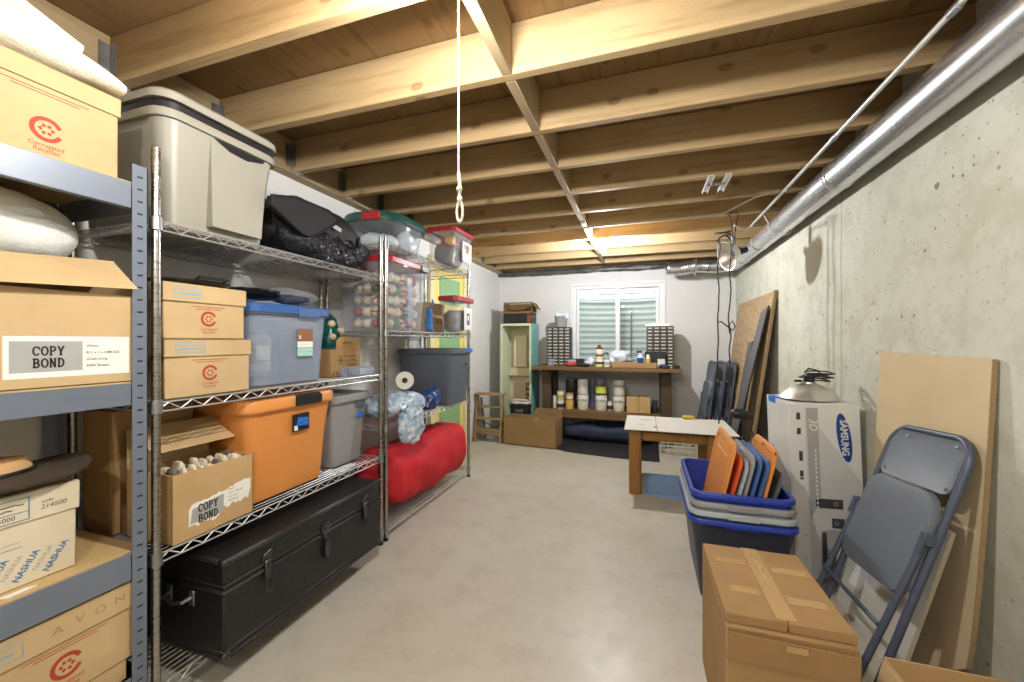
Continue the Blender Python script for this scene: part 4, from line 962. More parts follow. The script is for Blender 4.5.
b.tube(wob(-.045, 1.3), .0048, 7); b.tube(wob(.045, 5.7), .0048, 7)
b.tube([(-.045, 0, -.60), (-.02, -.008, -.595), (.02, -.01, -.63), (.055, -.008, -.66), (.07, 0, -.63), (.055, .008, -.59), (.03, .008, -.62), (.035, .0, -.67), (.045, 0, -.69)], .0048, 7)
b.tube([(.045, 0, -.02), (.03, 0, .01), (0, -.02, .025), (-.03, 0, .01), (-.045, 0, -.02)], .006, 7)
b.tube([(.02, .01, .03), (.05, .08, .045), (.088, .12, .04), (.092, .142, .03)], .0048, 7); b.tube([(.05, .02, .04), (.0, .035, .055), (-.06, .0, .045), (-.03, -.03, .035), (.04, -.02, .05)], .0055, 7); b.obj('strands', 'cord', t)
# ------------------------------------------------------------------ folding chairs
def chair_matrix(O, U, Vv, s=.93): 
    U = V(U).normalized(); Vv = V(Vv); Vv = (Vv-U*Vv.dot(U)).normalized(); Yn = Vv.cross(U)
    return MX(((U.x*s, Yn.x*s, Vv.x*s, O[0]), (U.y*s, Yn.y*s, Vv.y*s, O[1]), (U.z*s, Yn.z*s, Vv.z*s, O[2]), (0, 0, 0, 1)))
def folding_chair(label, mat, group):
    t = thing('folding_chair', label, 'chair', mat=mat, group=group)
    hw = .205; b = B()
    p = [(-hw, 0, -.07), (-hw, 0, .4), (-hw, 0, .80)]+[(-hw+.085-.085*cos(a), 0, .83+.095*sin(a)) for a in [radians(10*k) for k in range(0, 10)]]
    p += [(-x, y, z) for x, y, z in p[::-1]]
    b.tube(p, .0125, 12); b.obj('frame', 'chair', t)
    b = B(); rings = []
    pts = rr(.378, .20, .035, 0, 5)
    for dy, k in ((-.006, .985), (-.007, 1), (.005, 1), (.006, .985)):
        rings.append([V((q.x*k, dy-.012*(1-(q.x/.189)**2), .812+q.y*k)) for q in pts])
    b.loft(rings); b.obj('backrest', 'seatm', t)
    for x, y, z in ((-.09, -.017, .89), (.15, -.012, .89), (-.165, -.010, .735), (.165, -.010, .735)): B().lathe([(.006, 0), (.005, .003)], 10, T=MX.Translation((x, y, z)) @ MX.Rotation(pi/2, 4, 'X')).obj('rivet', 'zinc', t)
    b = B(); rings = []; pts = rr(.388, .392, .07, 0, 7)
    for y, k in ((-.018, .99), (-.014, 1), (-.026, 1), (-.036, .975), (-.039, .90), (-.040, .6)): rings.append([V((.006+q.x*k*(1+.03*(-q.y/.19)), y, .510+q.y*k)) for q in pts])
    b.loft(rings); b.obj('seat', 'seatm', t)
    b = B(); pp = rr(.35, .34, .07, 0, 6); b.loft([[V((q.x, y, .50+q.y)) for q in pp] for y in (-.013, -.004)]); b.obj('seat_pan', 'chair', t)
    hl = .197; b = B()
    for s in (-1, 1): b.tube([(s*hl, -.028, .55), (s*hl, -.034, .40), (s*hl, -.050, .12), (s*hl, -.062, -.066)], .0115, 12)
    b.tube([(-hl, -.058, .26-.04), (hl, -.058, .20)], .0085, 10); o = b.obj('leg_frame', 'chair', t)
    for s in (-1, 1):
        B().lathe([(.014, -.072), (.015, -.068), (.015, -.042), (.0126, -.034)], 12, c=(s*hl, -.0615, 0)).obj('foot', 'black', t)
        B().lathe([(.0155, -.076), (.0165, -.074), (.0165, -.042), (.0135, -.034)], 12, c=(s*hw, 0, 0)).obj('foot', 'black', t)
        b = B(); b.prism([(s*hw-.012, .49), (s*hw+.014, .49), (s*hw+.014, .54), (s*hw-.012, .565)], -.044, -.0395); b.prism([(s*hw-.012, .53), (s*hw+.014, .53), (s*hw+.014, .57), (s*hw-.012, .56)], -.042, -.012); b.obj('hinge_bracket', 'chair', t)
    return t
U0, V0 = V((.070, -.996, .058)), V((.341, .078, .937))
fc = folding_chair('blue-grey folded metal chair leaning before the tall cardboard-faced board', chair_matrix((.715, 1.806, .078), U0, V0), 'folded metal chairs')
for i, (x, y, rot, lean) in enumerate(((.806, 4.86, .02, 6.8), (.710, 4.84, .02, 6.8), (.614, 4.82, .02, 6.8))):
    c = copy_tree(fc); U = V((sin(rot), -cos(rot), 0)); c.matrix_world = chair_matrix((x, y, .075), U, (sin(radians(lean)), 0, cos(radians(lean))), 1.0)
    c['label'] = ('folded metal chair nearest the concrete wall in the far corner stack', 'middle folded metal chair in the stack in the far corner', 'outermost folded metal chair in the far corner stack, by the hanging cord')[i]
# ------------------------------------------------------------------ leaning boards
def slab(b, p, th, m=0, n=8, bow=None):
    """p: bottom-near, bottom-far, top-far, top-near corners; th: thickness vector"""
    a, c, d, e = [V(q) for q in p]; th = V(th); A, Bk = [], []
    for k in range(n+1):
        f = k/n; l, r = a.lerp(e, f), c.lerp(d, f)
        if bow: l = l+bow(f); r = r+bow(f)
        A.append((l, r))
    b.loft([[l, r, r+th, l+th] for l, r in A], m, smooth=False)
t = thing('leaning_board', 'tall cardboard-faced board leaning against the concrete wall behind the blue-grey chair', 'board', (1.0, 1.972, 0))
b = B(); y0, y1 = -.296, .33
def bowf(f): return V((-.022*sin(pi*f)*(1-f)-.0, 0, 0))
n = 14; A = []
for i in range(n+1):
    f = i/n; z = 1.162*f; x = -.05+.10*f**.5
    rag = 0
    A.append((V((x, y0, z)), V((x, y1, z+.008*f))))
A2 = []
for k, (l, r) in enumerate(A):
    if l.z < .17: l = l+V((0, (.17-l.z)*1.1+.03*NZ.noise(V((k*2.3, 0, 1))), 0))
    A2.append((l, r))
b.loft([[l, r, r+V((.014, 0, 0)), l+V((.014, 0, 0))] for l, r in A2], 0, smooth=False); b.obj('sheet', 'board', t)
b = B(); b.loft([[l+V((.0, -.0035, 0)), l+V((.0, -.0005, 0)), l+V((.013, -.0005, 0)), l+V((.013, -.0035, 0))] for l, r in A2], smooth=False); b.obj('raw_edge', 'boarde', t)['label'] = 'rough brown edge'
t = thing('white_panel', 'white melamine panel leaning behind the legs of the blue-grey chair', 'panel', (.87, 1.80, 0))
b = B(); slab(b, [(0, 0, 0), (0, .48, 0), (.115, .44, .575), (.115, -.06, .575)], (.0135, 0, -.002)); b.obj('face', 'melam', t)
b = B(); slab(b, [(.014, 0.001, 0), (.014, .478, 0), (.129, .438, .572), (.129, -.058, .572)], (.003, 0, -.0005)); b.obj('backing', 'melb', t)
b = B(); slab(b, [(.0005, -.003, .0005), (.0005, -.0006, .0005), (.1155, -.0606, .575), (.1155, -.063, .575)], (.0125, 0, -.002)); b.obj('chipped_edge', 'chip', t)['label'] = 'pale chipped edge'
t = thing('strand_board', 'large strand board sheet leaning in the far corner against the concrete wall', 'board', (.83, 3.87, 0))
b = B(); slab(b, [(0, 0, 0), (0, 1.31, 0), (.216, 1.31, 1.64), (.216, .0, 1.64)], (.017, 0, -.002)); b.obj('sheet', 'osb', t)
b = B(); slab(b, [(-.003, -.022, 0), (-.003, -.001, 0), (.213, -.001, 1.645), (.213, -.022, 1.645)], (.022, 0, -.003)); b.obj('edge_strip', 'boarde', t)
t = thing('dark_plank', 'long dark grey plank leaning against the strand board', 'plank', (.682, 3.90, 0))
b = B(); slab(b, [(0, .0, 0), (0, .26, 0), (.318, .20, 1.47), (.318, -.03, 1.52)], (.012, 0, -.002)); b.obj('face', 'plank', t); b = B(); slab(b, [(.0005, -.004, 0), (.0005, -.0006, 0), (.3185, -.0306, 1.519), (.3185, -.034, 1.519)], (.011, 0, -.002)); b.obj('edge', 'black', t)
t = thing('dark_plank', 'shorter dark grey plank leaning behind the long one', 'plank', (.77, 4.19, 0))
b = B(); slab(b, [(0, 0, 0), (0, .17, 0), (.185, .15, 1.20), (.185, .0, 1.22)], (.012, 0, -.002)); b.obj('face', 'plank', t); b = B(); slab(b, [(.0005, -.004, 0), (.0005, -.0006, 0), (.1855, -.0006, 1.219), (.1855, -.004, 1.219)], (.011, 0, -.002)); b.obj('edge', 'btote', t)
# ------------------------------------------------------------------ white tall carton, lamp on it
t = thing('tall_carton', 'tall white printed electronics carton with blue oval mark, below the aluminium lamp', 'box', (.902, 2.61, .0025))
t.rotation_euler = (0, radians(-2.2), radians(0)); t.location.z = .008
w_, d_, h_ = .305, .38, .893; b = B(); b.box((-w_/2, -d_/2, 0), (w_/2, d_/2, h_-.004), 0, .003)
b.box((-w_/2, -d_/2, h_-.006), (w_/2, -.002, h_), 0, .001); b.box((-w_/2, .002, h_-.006), (w_/2, d_/2, h_), 0, .001)
bo = b.obj('body', 'sbox', t)
g = B(); y = -d_/2-.0006; X0, X1 = -w_/2+.003, w_/2-.003
wav = [(X0+.030+.018*sin(i*.9)*(0 if i < 6 else 1)*min(1, (i-5)/3), h_*(1-i/16)) for i in range(17)]
g.flat([(X0+.068, .02), (X1, .02), (X1, .50), (X0+.068, h_-.02)], y, 1)                         # grey field fading panel
g.flat([(X0+.075, .30), (X0+.125, .42), (X0+.125, h_-.02), (X0+.075, h_-.02)], y-.0003, 3)
g.flat([(X0, .0), (X0+.03, .0), (X0+.016, .12), (X0+.034, .2), (X0+.028, .28), (X0+.012, .36), (X0+.010, .45), (X0, .5)], y-.0003, 0)
for i, (z, hh) in enumerate(((.80, .062), (.725, .058), (.60, .05), (.52, .03), (.505, .01))):
    x = X0+(.022 if i < 2 else .036); ww2 = .03 if i < 2 else .016
    g.flat([(x, z), (x+ww2, z), (x+ww2, z+hh), (x, z+hh)], y-.0006, 0 if i < 2 else 2); 
    if i < 2: g.flat([(x+.007, z+.012), (x+ww2-.004, z+.012), (x+ww2-.004, z+hh-.014), (x+.010, z+hh-.014)], y-.0009, 2)
for z in (.47, .33, .22, .10): scribble(g, X0+.042, z, .014, .008, 2, y-.0006, 5, seed=int(z*100))
text(g, '3D', X0+.102, h_-.105, .050, 0, y-.0008, bold=.01, rot=-pi/2, shear=.2)
scribble(g, X0+.11, .50, .001, .001, 3, y-.0008, 2)
for k in range(14): g.flat([(X0+.104, .66-.022*k), (X0+.112, .66-.022*k), (X0+.112, .648-.022*k), (X0+.104, .648-.022*k)], y-.0008, 0)
e = [(X0+.225+.024*cos(a)*1.25-.016*sin(a), .735+.125*sin(a)) for a in [2*pi*i/36 for i in range(36)]]
e = [(X0+.232+.029*cos(a)-.012*sin(a)*-1*-1, .725+.122*sin(a)) for a in [2*pi*i/40 for i in range(40)]]
g.flat(e, y-.0010, 4); text(g, 'SAMSUNG', X0+.232, .725, .042, 5, y-.0014, bold=.035, rot=-pi/2+.02, sx=.93)
g.flat([(X0+.10, .365), (X0+.215, .365), (X0+.215, .413), (X0+.10, .413)], y-.0006, 6); g.flat([(X0+.165, .268), (X0+.218, .268), (X0+.218, .318), (X0+.165, .318)], y-.0006, 6)
for z in (.389, .293): ribbon(g, arc(X0+.185, z, .008, .008, 0, 360, 10), .003, 3, y-.0010); scribble(g, X0+.17, z+.012, .04, .004, 3, y-.001, 6)
g.flat([(X0+.112, .08), (X0+.21, .08), (X0+.205, .255), (X0+.17, .262), (X0+.118, .25)], y-.0005, 3); g.flat([(X0+.118, .085), (X0+.14, .085), (X0+.14, .245), (X0+.12, .24)], y-.0009, 6); g.flat([(X0+.175, .06), (X0+.20, .07), (X0+.20, .17), (X0+.18, .18)], y-.0009, 7)
g.obj('front_print', ['sbox', 'smid', 'sdark', 'pgrey', 'sblue', 'sbox', 'sdark', 'white'], bo)
g = B(); x = -w_/2-.0006
g.add([(x, -d_/2+.01, .02), (x, d_/2-.01, .02), (x, d_/2-.01, .5), (x, d_/2-.09, .62), (x, -d_/2+.01, .50)], [[0, 1, 2, 3, 4]], 0, False)
g.obj('side_print', ['sgrey'], bo)
g = B(); g.box((-w_/2-.001, .02, h_), (-w_/2+.03, .145, h_+.002), 0, .001); g.box((-w_/2-.0015, .02, h_-.03), (-w_/2-.0003, .145, h_+.001), 0); g.box((-.14, -.02, h_), (.10, .0, h_+.0012)); g.obj('tape', 'blutape', t)
t = thing('work_lamp', 'spun aluminium work lamp lying face down on the tall white carton', 'lamp', (.868, 2.60, .9055))
b = B(); b.lathe([(.138, 0), (.140, .003), (.136, .008), (.118, .03), (.085, .06), (.05, .076), (.034, .082), (.032, .09)], 40); b.obj('reflector', 'alu', t)
b = B(); b.lathe([(.024, .088), (.026, .10), (.024, .135), (.018, .142)], 16, T=MX.Translation((-.02, 0, -.002)) @ MX.Rotation(.2, 4, 'Y')); b.box((-.07, -.012, .088), (-.035, .012, .10), 0, .003); b.obj('socket', 'black', t)
b = B(); pts = []
for i in range(70):
    a = i*.40; pts.append((.035+(.07+.012*sin(i*.7))*cos(a), .0+.05*sin(a), .102+.012*sin(i*.31)+.03*max(0, 1-i/10)+.0005*i))
b.tube(pts, .0038, 6); b.tube([(-.02, 0, .14), (-.01, -.02, .165), (.03, -.03, .155), (.06, -.02, .12)], .0038, 6); b.obj('cord', 'cord', t)
# ------------------------------------------------------------------ nested totes and lids
tx, ty = .43, 2.33
for i, (lab, body, rim, z, h, w, d) in enumerate((
    ('dark navy tote with blue rim, bottom of the nested stack', 'navy', 'blue', .0015, .395, .455, .605),
    ('pale grey rimmed tote, second from the bottom of the nested stack', 'btote', 'ltg', .038, .395, .448, .598),
    ('grey tote with ribbed handles, nested just under the bright blue tote', 'gtote2', 'gtote2', .078, .395, .441, .591),
    ('bright blue tote at the top of the nested stack, holding loose lids', 'blue', 'blue', .122, .395, .434, .584))):
    t = tote('storage_tote', lab, w, d, h, body, (tx, ty, z), 0, rim=rim, taper=.045, r=.05, rimh=.022, rimw=.014, group='nested storage totes', th=.0025)
    for sy in (-1, 1):
        b = B()
        if i == 0: b.box((-.07, sy*(d/2-.010)-.006, h-.034), (.07, sy*(d/2-.010)+.006, h-.0225), 0, .003)
        else: b.box((-.065, sy*(d/2+.001)-.005, h-.026), (.065, sy*(d/2+.001)+.005, h-.002), 0, .003)
        b.obj('handle', rim, t)
def lid_on_edge(label, mat, xb, zb, xt, zt, yc, ln, rim=None, holes=False):
    """a lid standing on its long edge: local x = world -y, local y = up the lid, local z = face"""
    up = V((xt-xb, 0, zt-zb)); hgt = up.length; up.normalize(); X = V((0, -1, 0)); Z = X.cross(up)
    M = MX(((X.x, up.x, Z.x, xb), (X.y, up.y, Z.y, yc), (X.z, up.z, Z.z, zb), (0, 0, 0, 1)))
    t = thing('tote_cover', label, 'lid', mat=M, group='loose lids in the blue tote')
    b = B(); ring = lambda i, z, r=.055: rr(ln-2*i, hgt-2*i, r-.5*i, z, 6, 0, hgt/2)
    b.loft([ring(.003, 0), ring(0, .002), ring(0, .0105), ring(.004, .0135), ring(.030, .0135), ring(.036, .008), ring(.06, .008)], 0, True, True); b.obj('panel', mat, t)
    b = B(); b.loft([ring(.088, .0085, .03), ring(.09, .0105, .03), ring(.10, .0105, .03)], 0, False, True)
    b.obj('raised_field', mat, t)
    b = B(); b.box((-.05, hgt-.022, .0125), (.05, hgt-.008, .0155), 0, .003); b.obj('grip', rim or mat, t)
    if holes:
        b = B()
        for x in (-.19, .0, .19): b.lathe([(.008, 0), (.008, .001)], 12, T=MX.Translation((x, hgt-.018, .0156 if x == 0 else .0137)))
        b.obj('hole', 'ink', t)
for a in (('orange lid facing out, front of the row in the blue tote', 'orange', .330, .30, .424, .735, 2.33, .45, None, False),
          ('red-orange lid just behind the front orange one', 'orange2', .358, .30, .452, .665, 2.33, .44, None, False),
          ('pale grey lid standing behind the red-orange one', 'ltg', .386, .30, .476, .645, 2.33, .44, None, False),
          ('mid grey lid with a white edge between pale grey and blue lids', 'gtote2', .414, .30, .503, .675, 2.33, .44, 'ltg', False),
          ('steel blue lid, the nearer of two blue lids', 'bluel', .442, .30, .532, .67, 2.33, .44, None, False),
          ('deep blue lid standing behind the steel blue one', 'bluel', .470, .30, .562, .66, 2.33, .44, None, False),
          ('orange lid with holes at the back of the row', 'orange', .498, .30, .592, .72, 2.30, .38, None, True),
          ('slate grey lid at the very back of the row in the blue tote', 'btote', .526, .30, .622, .60, 2.33, .40, None, False)):
    lid_on_edge(*a)
# ------------------------------------------------------------------ closed carton and open carton in front
t = thing('cardboard_box', 'large closed cardboard box with brown tape, in front of the nested totes', 'box', (.375, 1.472, .0015), radians(1))
w_, d_, h_ = .312, .42, .448
b = B(); b.box((-w_/2, -d_/2, 0), (w_/2, d_/2, h_-.03), 0, .004); b.obj('body', 'kraftd', t)
b = B()
b.box((-w_/2, -d_/2+.012, h_-.0295), (-.001, d_/2, h_), 0, .003); b.box((.001, -d_/2+.012, h_-.0295), (w_/2, d_/2, h_), 0, .003); b.obj('top_flap', 'kraftd', t)
b = B(); b.loft([[V((-w_/2, -d_/2, h_-.12)), V((w_/2, -d_/2, h_-.12)), V((w_/2-.004, -d_/2-.012, h_-.042)), V((-w_/2+.004, -d_/2-.014, h_-.036))], [V((-w_/2, -d_/2-.004, h_-.12)), V((w_/2, -d_/2-.004, h_-.12)), V((w_/2-.004, -d_/2-.016, h_-.042)), V((-w_/2+.004, -d_/2-.018, h_-.036))]], smooth=False); b.obj('front_flap', 'kraftd', t)
b = B(); b.box((-.026, -d_/2+.02, h_+.0002), (.024, d_/2+.001, h_+.001)); b.box((-.024, d_/2, h_-.11), (.022, d_/2+.0012, h_+.0005))
for x0, x1, y in ((-.13, -.035, .10), (.035, .14, .08), (-.12, -.04, -.07), (.03, .13, -.09)): b.box((x0, y-.018, h_+.0002), (x1, y+.018, h_+.0009))
b.box((-.015, -d_/2-.0195, h_-.06), (.035, -d_/2-.0175, h_-.044)); b.obj('tape', 'tape', t)
b = B(); rnd = random.Random(2); pts = [(.0+.012*NZ.noise(V((k*.7, 0, 0))), .17-.018*k, h_+.0016+.003*abs(NZ.noise(V((k*.9, 3, 0))))) for k in range(12)]; b.tube(pts, [.002+.005*abs(NZ.noise(V((k*1.1, 7, 1)))) for k in range(12)], 5); b.obj('torn_tape', 'kraft2', t)
t = thing('cardboard_box', 'open cardboard box with one flap bent back, beside the closed taped box', 'box', (.835, 1.235, .0015), radians(0))
w_, d_, h_ = .335, .43, .297
b = B(); b.box((-w_/2, -d_/2, 0), (w_/2, d_/2, .004)); b.box((-w_/2, d_/2-.004, 0), (w_/2, d_/2, h_), 0, .001); b.box((-w_/2, -d_/2, 0), (w_/2, -d_/2+.004, h_), 0, .001); b.box((-w_/2, -d_/2, 0), (-w_/2+.004, d_/2, h_), 0, .001); b.box((w_/2-.004, -d_/2, 0), (w_/2, d_/2, h_), 0, .001); b.obj('body', 'kraft', t)
b = B(); quad(b, [(-w_/2-.001, -d_/2, h_-.004), (-w_/2-.001, d_/2-.01, h_-.004), (-w_/2-.035, d_/2-.02, h_-.13), (-w_/2-.035, -d_/2+.02, h_-.13)], (-.004, 0, 0)); b.obj('flap', 'kraft2', t)
# ------------------------------------------------------------------ table with card on top
t = thing('side_table', 'glossy oak table with square posts, a grey card sheet laid on top', 'table', (.225, 3.60, 0))
def post(b, x, y, z0, z1, w, r=.022): b.loft([rr(w, w, r, z, 4, x, y) for z in (z0, z0+.004, z1)])
for x in (-.285, .285):
    for y in (-.225, .225): q = B(); post(q, x, y, 0, .505, .095); q.obj('leg', 'tablew', t)
b = B(); b.box((-.236, -.265, .43), (.236, -.19, .508), 0, .012, seg=3); b.box((-.236, .19, .43), (.236, .265, .508), 0, .012, seg=3); b.box((-.325, -.176, .43), (-.25, .176, .508), 0, .012, seg=3); b.box((.25, -.176, .43), (.325, .176, .508), 0, .012, seg=3); b.obj('apron', 'tablew', t)
b = B(); b.box((-.335, -.275, .509), (.335, .275, .526), 0, .008, seg=2); b.obj('top', 'tablew', t)
t = thing('card_sheet', 'flat grey card sheet with a fold line lying on the oak table', 'cardboard', (.225, 3.57, .5275))
b = B(); b.box((-.365, -.325, 0), (-.122, .30, .0045), 0, .001); b.box((-.118, -.325, 0), (.44, .30, .0045), 0, .001); b.obj('sheet', 'tablet', t)
b = B()
for x0, y0, x1, y1 in ((-.25, .10, -.16, .12), (-.26, -.10, -.21, -.09), (-.14, -.2, -.12, -.14)): b.box((x0, y0, .0046), (x1, y1, .0052))
b.obj('printing', 'inkg', t)
t = thing('hand_tool', 'yellow handled hand tool at the far edge of the oak table', 'tool', (.33, 3.82, .5335), radians(10))
b = B(); b.lathe([(.012, 0), (.017, .01), (.015, .06), (.012, .10)], 12, T=MX.Translation((0, 0, .017)) @ MX.Rotation(pi/2, 4, 'Y')); b.obj('handle', 'yel', t); b = B(); b.box((.10, -.008, .010), (.19, .008, .018), 0, .002); b.obj('blade', 'black', t)
t = thing('plastic_sheet', 'pale blue plastic panel lying on the floor under the oak table', 'panel', (.225, 3.60, .001))
b = B(); shell(b, .43, .54, .01, [(0, 0), (0, .008), (.006, .012), (.03, .012), (.034, .008)], 0); b.T = None; b.obj('panel', 'bluesh', t)
t = thing('vent_grille', 'white slotted grille standing on the floor behind the oak table', 'grille', (.36, 4.56, 0))
b = B(); W_, H_ = .36, .15
for z in (.0, .055, .10, H_-.012): b.box((-W_/2, -.02, z), (W_/2, .02, z+.012), 0, .002)
for k in range(6): x = -W_/2+.004+(W_-.008)*k/5; b.box((x-.006, -.018, .0), (x+.006, .018, H_), 0, .002)
b.box((-W_/2, -.0, .0), (-W_/2+.05, .02, H_), 0, .002); b.obj('frame', 'canw', t)
t = thing('tripod_lamp', 'black floor lamp on a thin stand between the orange lid and the strand board', 'lamp', (.64, 3.02, -.0))
b = B(); b.tube([(0, 0, .12), (0, 0, .70)], .010, 8)
for a in (0, 2.1, 4.2): b.tube([(0, 0, .22), (.15*cos(a), .15*sin(a), .012)], .008, 7)
b.obj('stand', 'black', t)
b = B(); b.blob((-.03, -.01, .735), (.058, .035, .034), 2.4, 2.2, n=20, k=12); b.box((.0, -.01, .70), (.06, .01, .73), 0, .004); b.obj('lamp_head', 'black', t); b = B(); b.tube([(.03, 0, .72), (.055, .0, .69), (.04, 0, .64), (.065, 0, .56), (.03, 0, .48)], .005, 6); b.obj('cord', 'cord', t)
# ------------------------------------------------------------------ workbench and what is on it
t = thing('workbench', 'long brown wooden workbench with a lower shelf under the window', 'workbench', (-.45, 5.08, 0))
b = B(); b.box((-.86, -.33, .865), (.86, .34, .909), 0, .005); b.obj('top', 'bench', t)
for x in (-.70, .70):
    q = B(); q.box((x-.055, -.19, 0), (x+.055, -.11, .864), 0, .004); q.obj('leg', 'benchd', t); q = B(); q.box((x-.055, .20, 0), (x+.055, .28, .864), 0, .004); q.obj('leg', 'benchd', t)
b = B(); b.box((-.64, -.215, .335), (.64, .30, .375), 0, .004); b.obj('shelf', 'bench', t); b = B(); b.box((-.64, -.235, .285), (.64, -.216, .368), 0, .003); b.obj('shelf_rail', 'bench', t)
ZT = .9105; ZL = .3765
def drawer_cabinet(label, x0, x1, y, z, h):
    w = x1-x0; t = thing('drawer_cabinet', label, 'organizer', ((x0+x1)/2, y, z), group='small parts drawer cabinets'); d = .17
    b = B(); f = .006; cols, rows = 4, 12
    b.box((-w/2, 0, 0), (-w/2+f, d, h), 0, .001); b.box((w/2-f, 0, 0), (w/2, d, h), 0, .001); b.box((-w/2, d-.004, 0), (w/2, d, h), 0)
    for r in range(rows+1): z_ = (h-.005)*r/rows; b.box((-w/2, .002, z_), (w/2, d-.005, z_+.005))
    for c in range(1, cols): x = -w/2+w*c/cols; b.box((x-.0025, .001, 0), (x+.0025, d-.005, h))
    b.obj('case', 'black', t)
    cw, rh = w/cols, (h-.005)/rows
    for r in range(rows):
        for c in range(cols):
            q = B(); x = -w/2+cw*(c+.5); zz = rh*r+.0055
            q.box((x-cw/2+.005, -.002, zz), (x+cw/2-.005, .14, zz+rh-.009), 0, .001); q.box((x-cw*.30, -.009, zz+rh*.30), (x+cw*.30, -.0022, zz+rh*.52), 1, .001)
            q.obj('drawer', ['drawer', 'sbox'], t)
    return t
dl = drawer_cabinet('small parts drawer cabinet under the grey bucket, on the bench', -1.18, -.878, 5.05, ZT, .485)
dr = drawer_cabinet('small parts drawer cabinet with papers on top, by the blank wall end of the bench', .041, .343, 5.05, ZT, .485)
t = thing('bucket', 'small grey bucket stuffed with white plastic bags on the drawer cabinet', 'bucket', (-1.01, 5.13, ZT+.4865))
b = B(); b.lathe([(.066, 0), (.07, .004), (.084, .13), (.088, .135), (.088, .145), (.083, .145), (.08, .13), (.066, .008)], 26); b.obj('body', 'gtote2', t)
b = B(); b.blob((.01, 0, .15), (.082, .075, .055), 2.2, 2, .03, 16, 3, n=32, k=18); b.obj('stuffing', 'bagw', t)
t = thing('paper_stack', 'loose white papers on the drawer cabinet beside the window', 'paper', (.18, 5.135, ZT+.4855))
b = B(); b.box((-.155, -.08, 0), (.12, .07, .022), 0, .002); b.box((-.10, -.07, .0225), (.15, .06, .036), 0, .002); b.obj('sheets', 'white', t)
YBn = 4.93
def simple(name, label, cat, loc, parts, rz=0, group=None):
    t = thing(name, label, cat, loc, rz, group)
    for nm, b, m in parts: b.obj(nm, m, t)
    return t
def cyl(r, z0, z1, n=18): return B().lathe([(r*.96, z0), (r, z0+.003), (r, z1-.003), (r*.96, z1)], n)
t = simple('spray_can', 'tall printed can standing on the bench before the window', 'can', (-.50, 4.90, ZT), [('body', cyl(.047, 0, .12), 'canw'), ('top_band', cyl(.0475, .121, .15), 'inkbr'), ('upper_body', cyl(.047, .151, .21), 'canw'), ('cap', B().lathe([(.044, .211), (.044, .225), (.02, .24), (.02, .262), (.0, .264)], 18), 'maroon')])
b = B()
for z0, z1, m in ((.0, .02, 0), (.03, .06, 1), (.09, .105, 2)): b.lathe([(.0478, z0+.004), (.0478, z1)], 18, m, cap=False)
b.obj('label_bands', ['canyg', 'ink', 'cany'], t)
simple('jar', 'small white tub with dark print beside the tall can on the bench', 'jar', (-.405, 4.87, ZT), [('body', B().lathe([(.034, 0), (.038, .004), (.044, .085), (.042, .088)], 18), 'canw'), ('label', B().lathe([(.0402, .03), (.0432, .065)], 18, cap=False), 'pgrey')])
simple('glass_jar', 'small pale jar at the end of the bench below the drawer cabinet', 'jar', (-1.09, 4.90, ZT), [('body', B().lathe([(.035, 0), (.04, .006), (.04, .05), (.03, .064), (.03, .07)], 18), 'cloudy'), ('lid', cyl(.032, .0705, .085), 'pgrey')])
t = simple('tool_case', 'dark grey tool case lying by the left drawer cabinet on the bench', 'case', (-.79, 4.98, ZT), [('body', B().box((-.10, -.05, 0), (.10, .05, .09), 0, .01), 'black'), ('front_panel', B().box((-.09, -.0535, .012), (.0, -.0503, .08), 0, .002), 'pgrey')])
simple('cloth', 'small crumpled red cloth on the bench', 'cloth', (-.83, 4.87, ZT), [('body', B().blob((0, 0, .03), (.06, .045, .034), 2.3, 2, .02, 18, 3, zmin=.001), 'redl')])
simple('plastic_bag', 'crumpled white bag beside the red cloth on the bench', 'bag', (-.615, 5.02, ZT), [('body', B().blob((0, 0, .05), (.055, .05, .06), 2.3, 2, .03, 16, 7, zmin=.001), 'bagw')])
simple('gloves', 'dark work gloves lying before the small white bag on the bench', 'gloves', (-.685, 4.85, ZT), [('body', B().blob((0, 0, .02), (.07, .05, .022), 2.4, 2, .014, 18, 9, zmin=.001), 'nylon')])
simple('plastic_bag', 'large crumpled white bag in the middle of the bench', 'bag', (-.26, 5.07, ZT), [('body', B().blob((0, 0, .095), (.15, .10, .10), 2.3, 2, .05, 9, 11, n=44, k=26, zmin=.001), 'bagw')])
t = thing('goggles', 'black goggles perched behind the cardboard tray by the large white bag', 'goggles', (-.45, 5.13, ZT)); b = B()
b.blob((0, 0, .05), (.04, .04, .05), 2.4, 2, .02, 14, 2, zmin=.001); b.obj('lens', 'black', t); b = B(); b.tube([(-.03, 0, .09), (-.02, -.03, .15), (.02, -.02, .165), (.04, .02, .13)], .007, 6); b.obj('strap', 'black', t)
t = thing('cardboard_tray', 'shallow cardboard tray on the front of the bench', 'tray', (-.10, 4.86, ZT)); w_, d_ = .50, .17
b = B(); b.box((-w_/2, -d_/2, 0), (w_/2, d_/2, .004)); 
for a, c in (((-w_/2, -d_/2), (w_/2, -d_/2+.004)), ((-w_/2, d_/2-.004), (w_/2, d_/2)), ((-w_/2, -d_/2), (-w_/2+.004, d_/2)), ((w_/2-.004, -d_/2), (w_/2, d_/2))): b.box((a[0], a[1], 0), (c[0], c[1], .058), 0, .001)
b.obj('body', 'kraftd', t)
t = simple('spray_bottle', 'white and blue spray bottle in the tray on the bench', 'bottle', (-.03, 4.88, ZT+.0045), [('body', B().lathe([(.03, 0), (.034, .006), (.034, .12), (.016, .15), (.014, .165)], 18), 'sbox'), ('label', B().lathe([(.0345, .03), (.0345, .11)], 18, cap=False), 'sblue'), ('trigger', B().box((-.045, -.012, .166), (.02, .012, .195), 0, .005), 'sblue')])
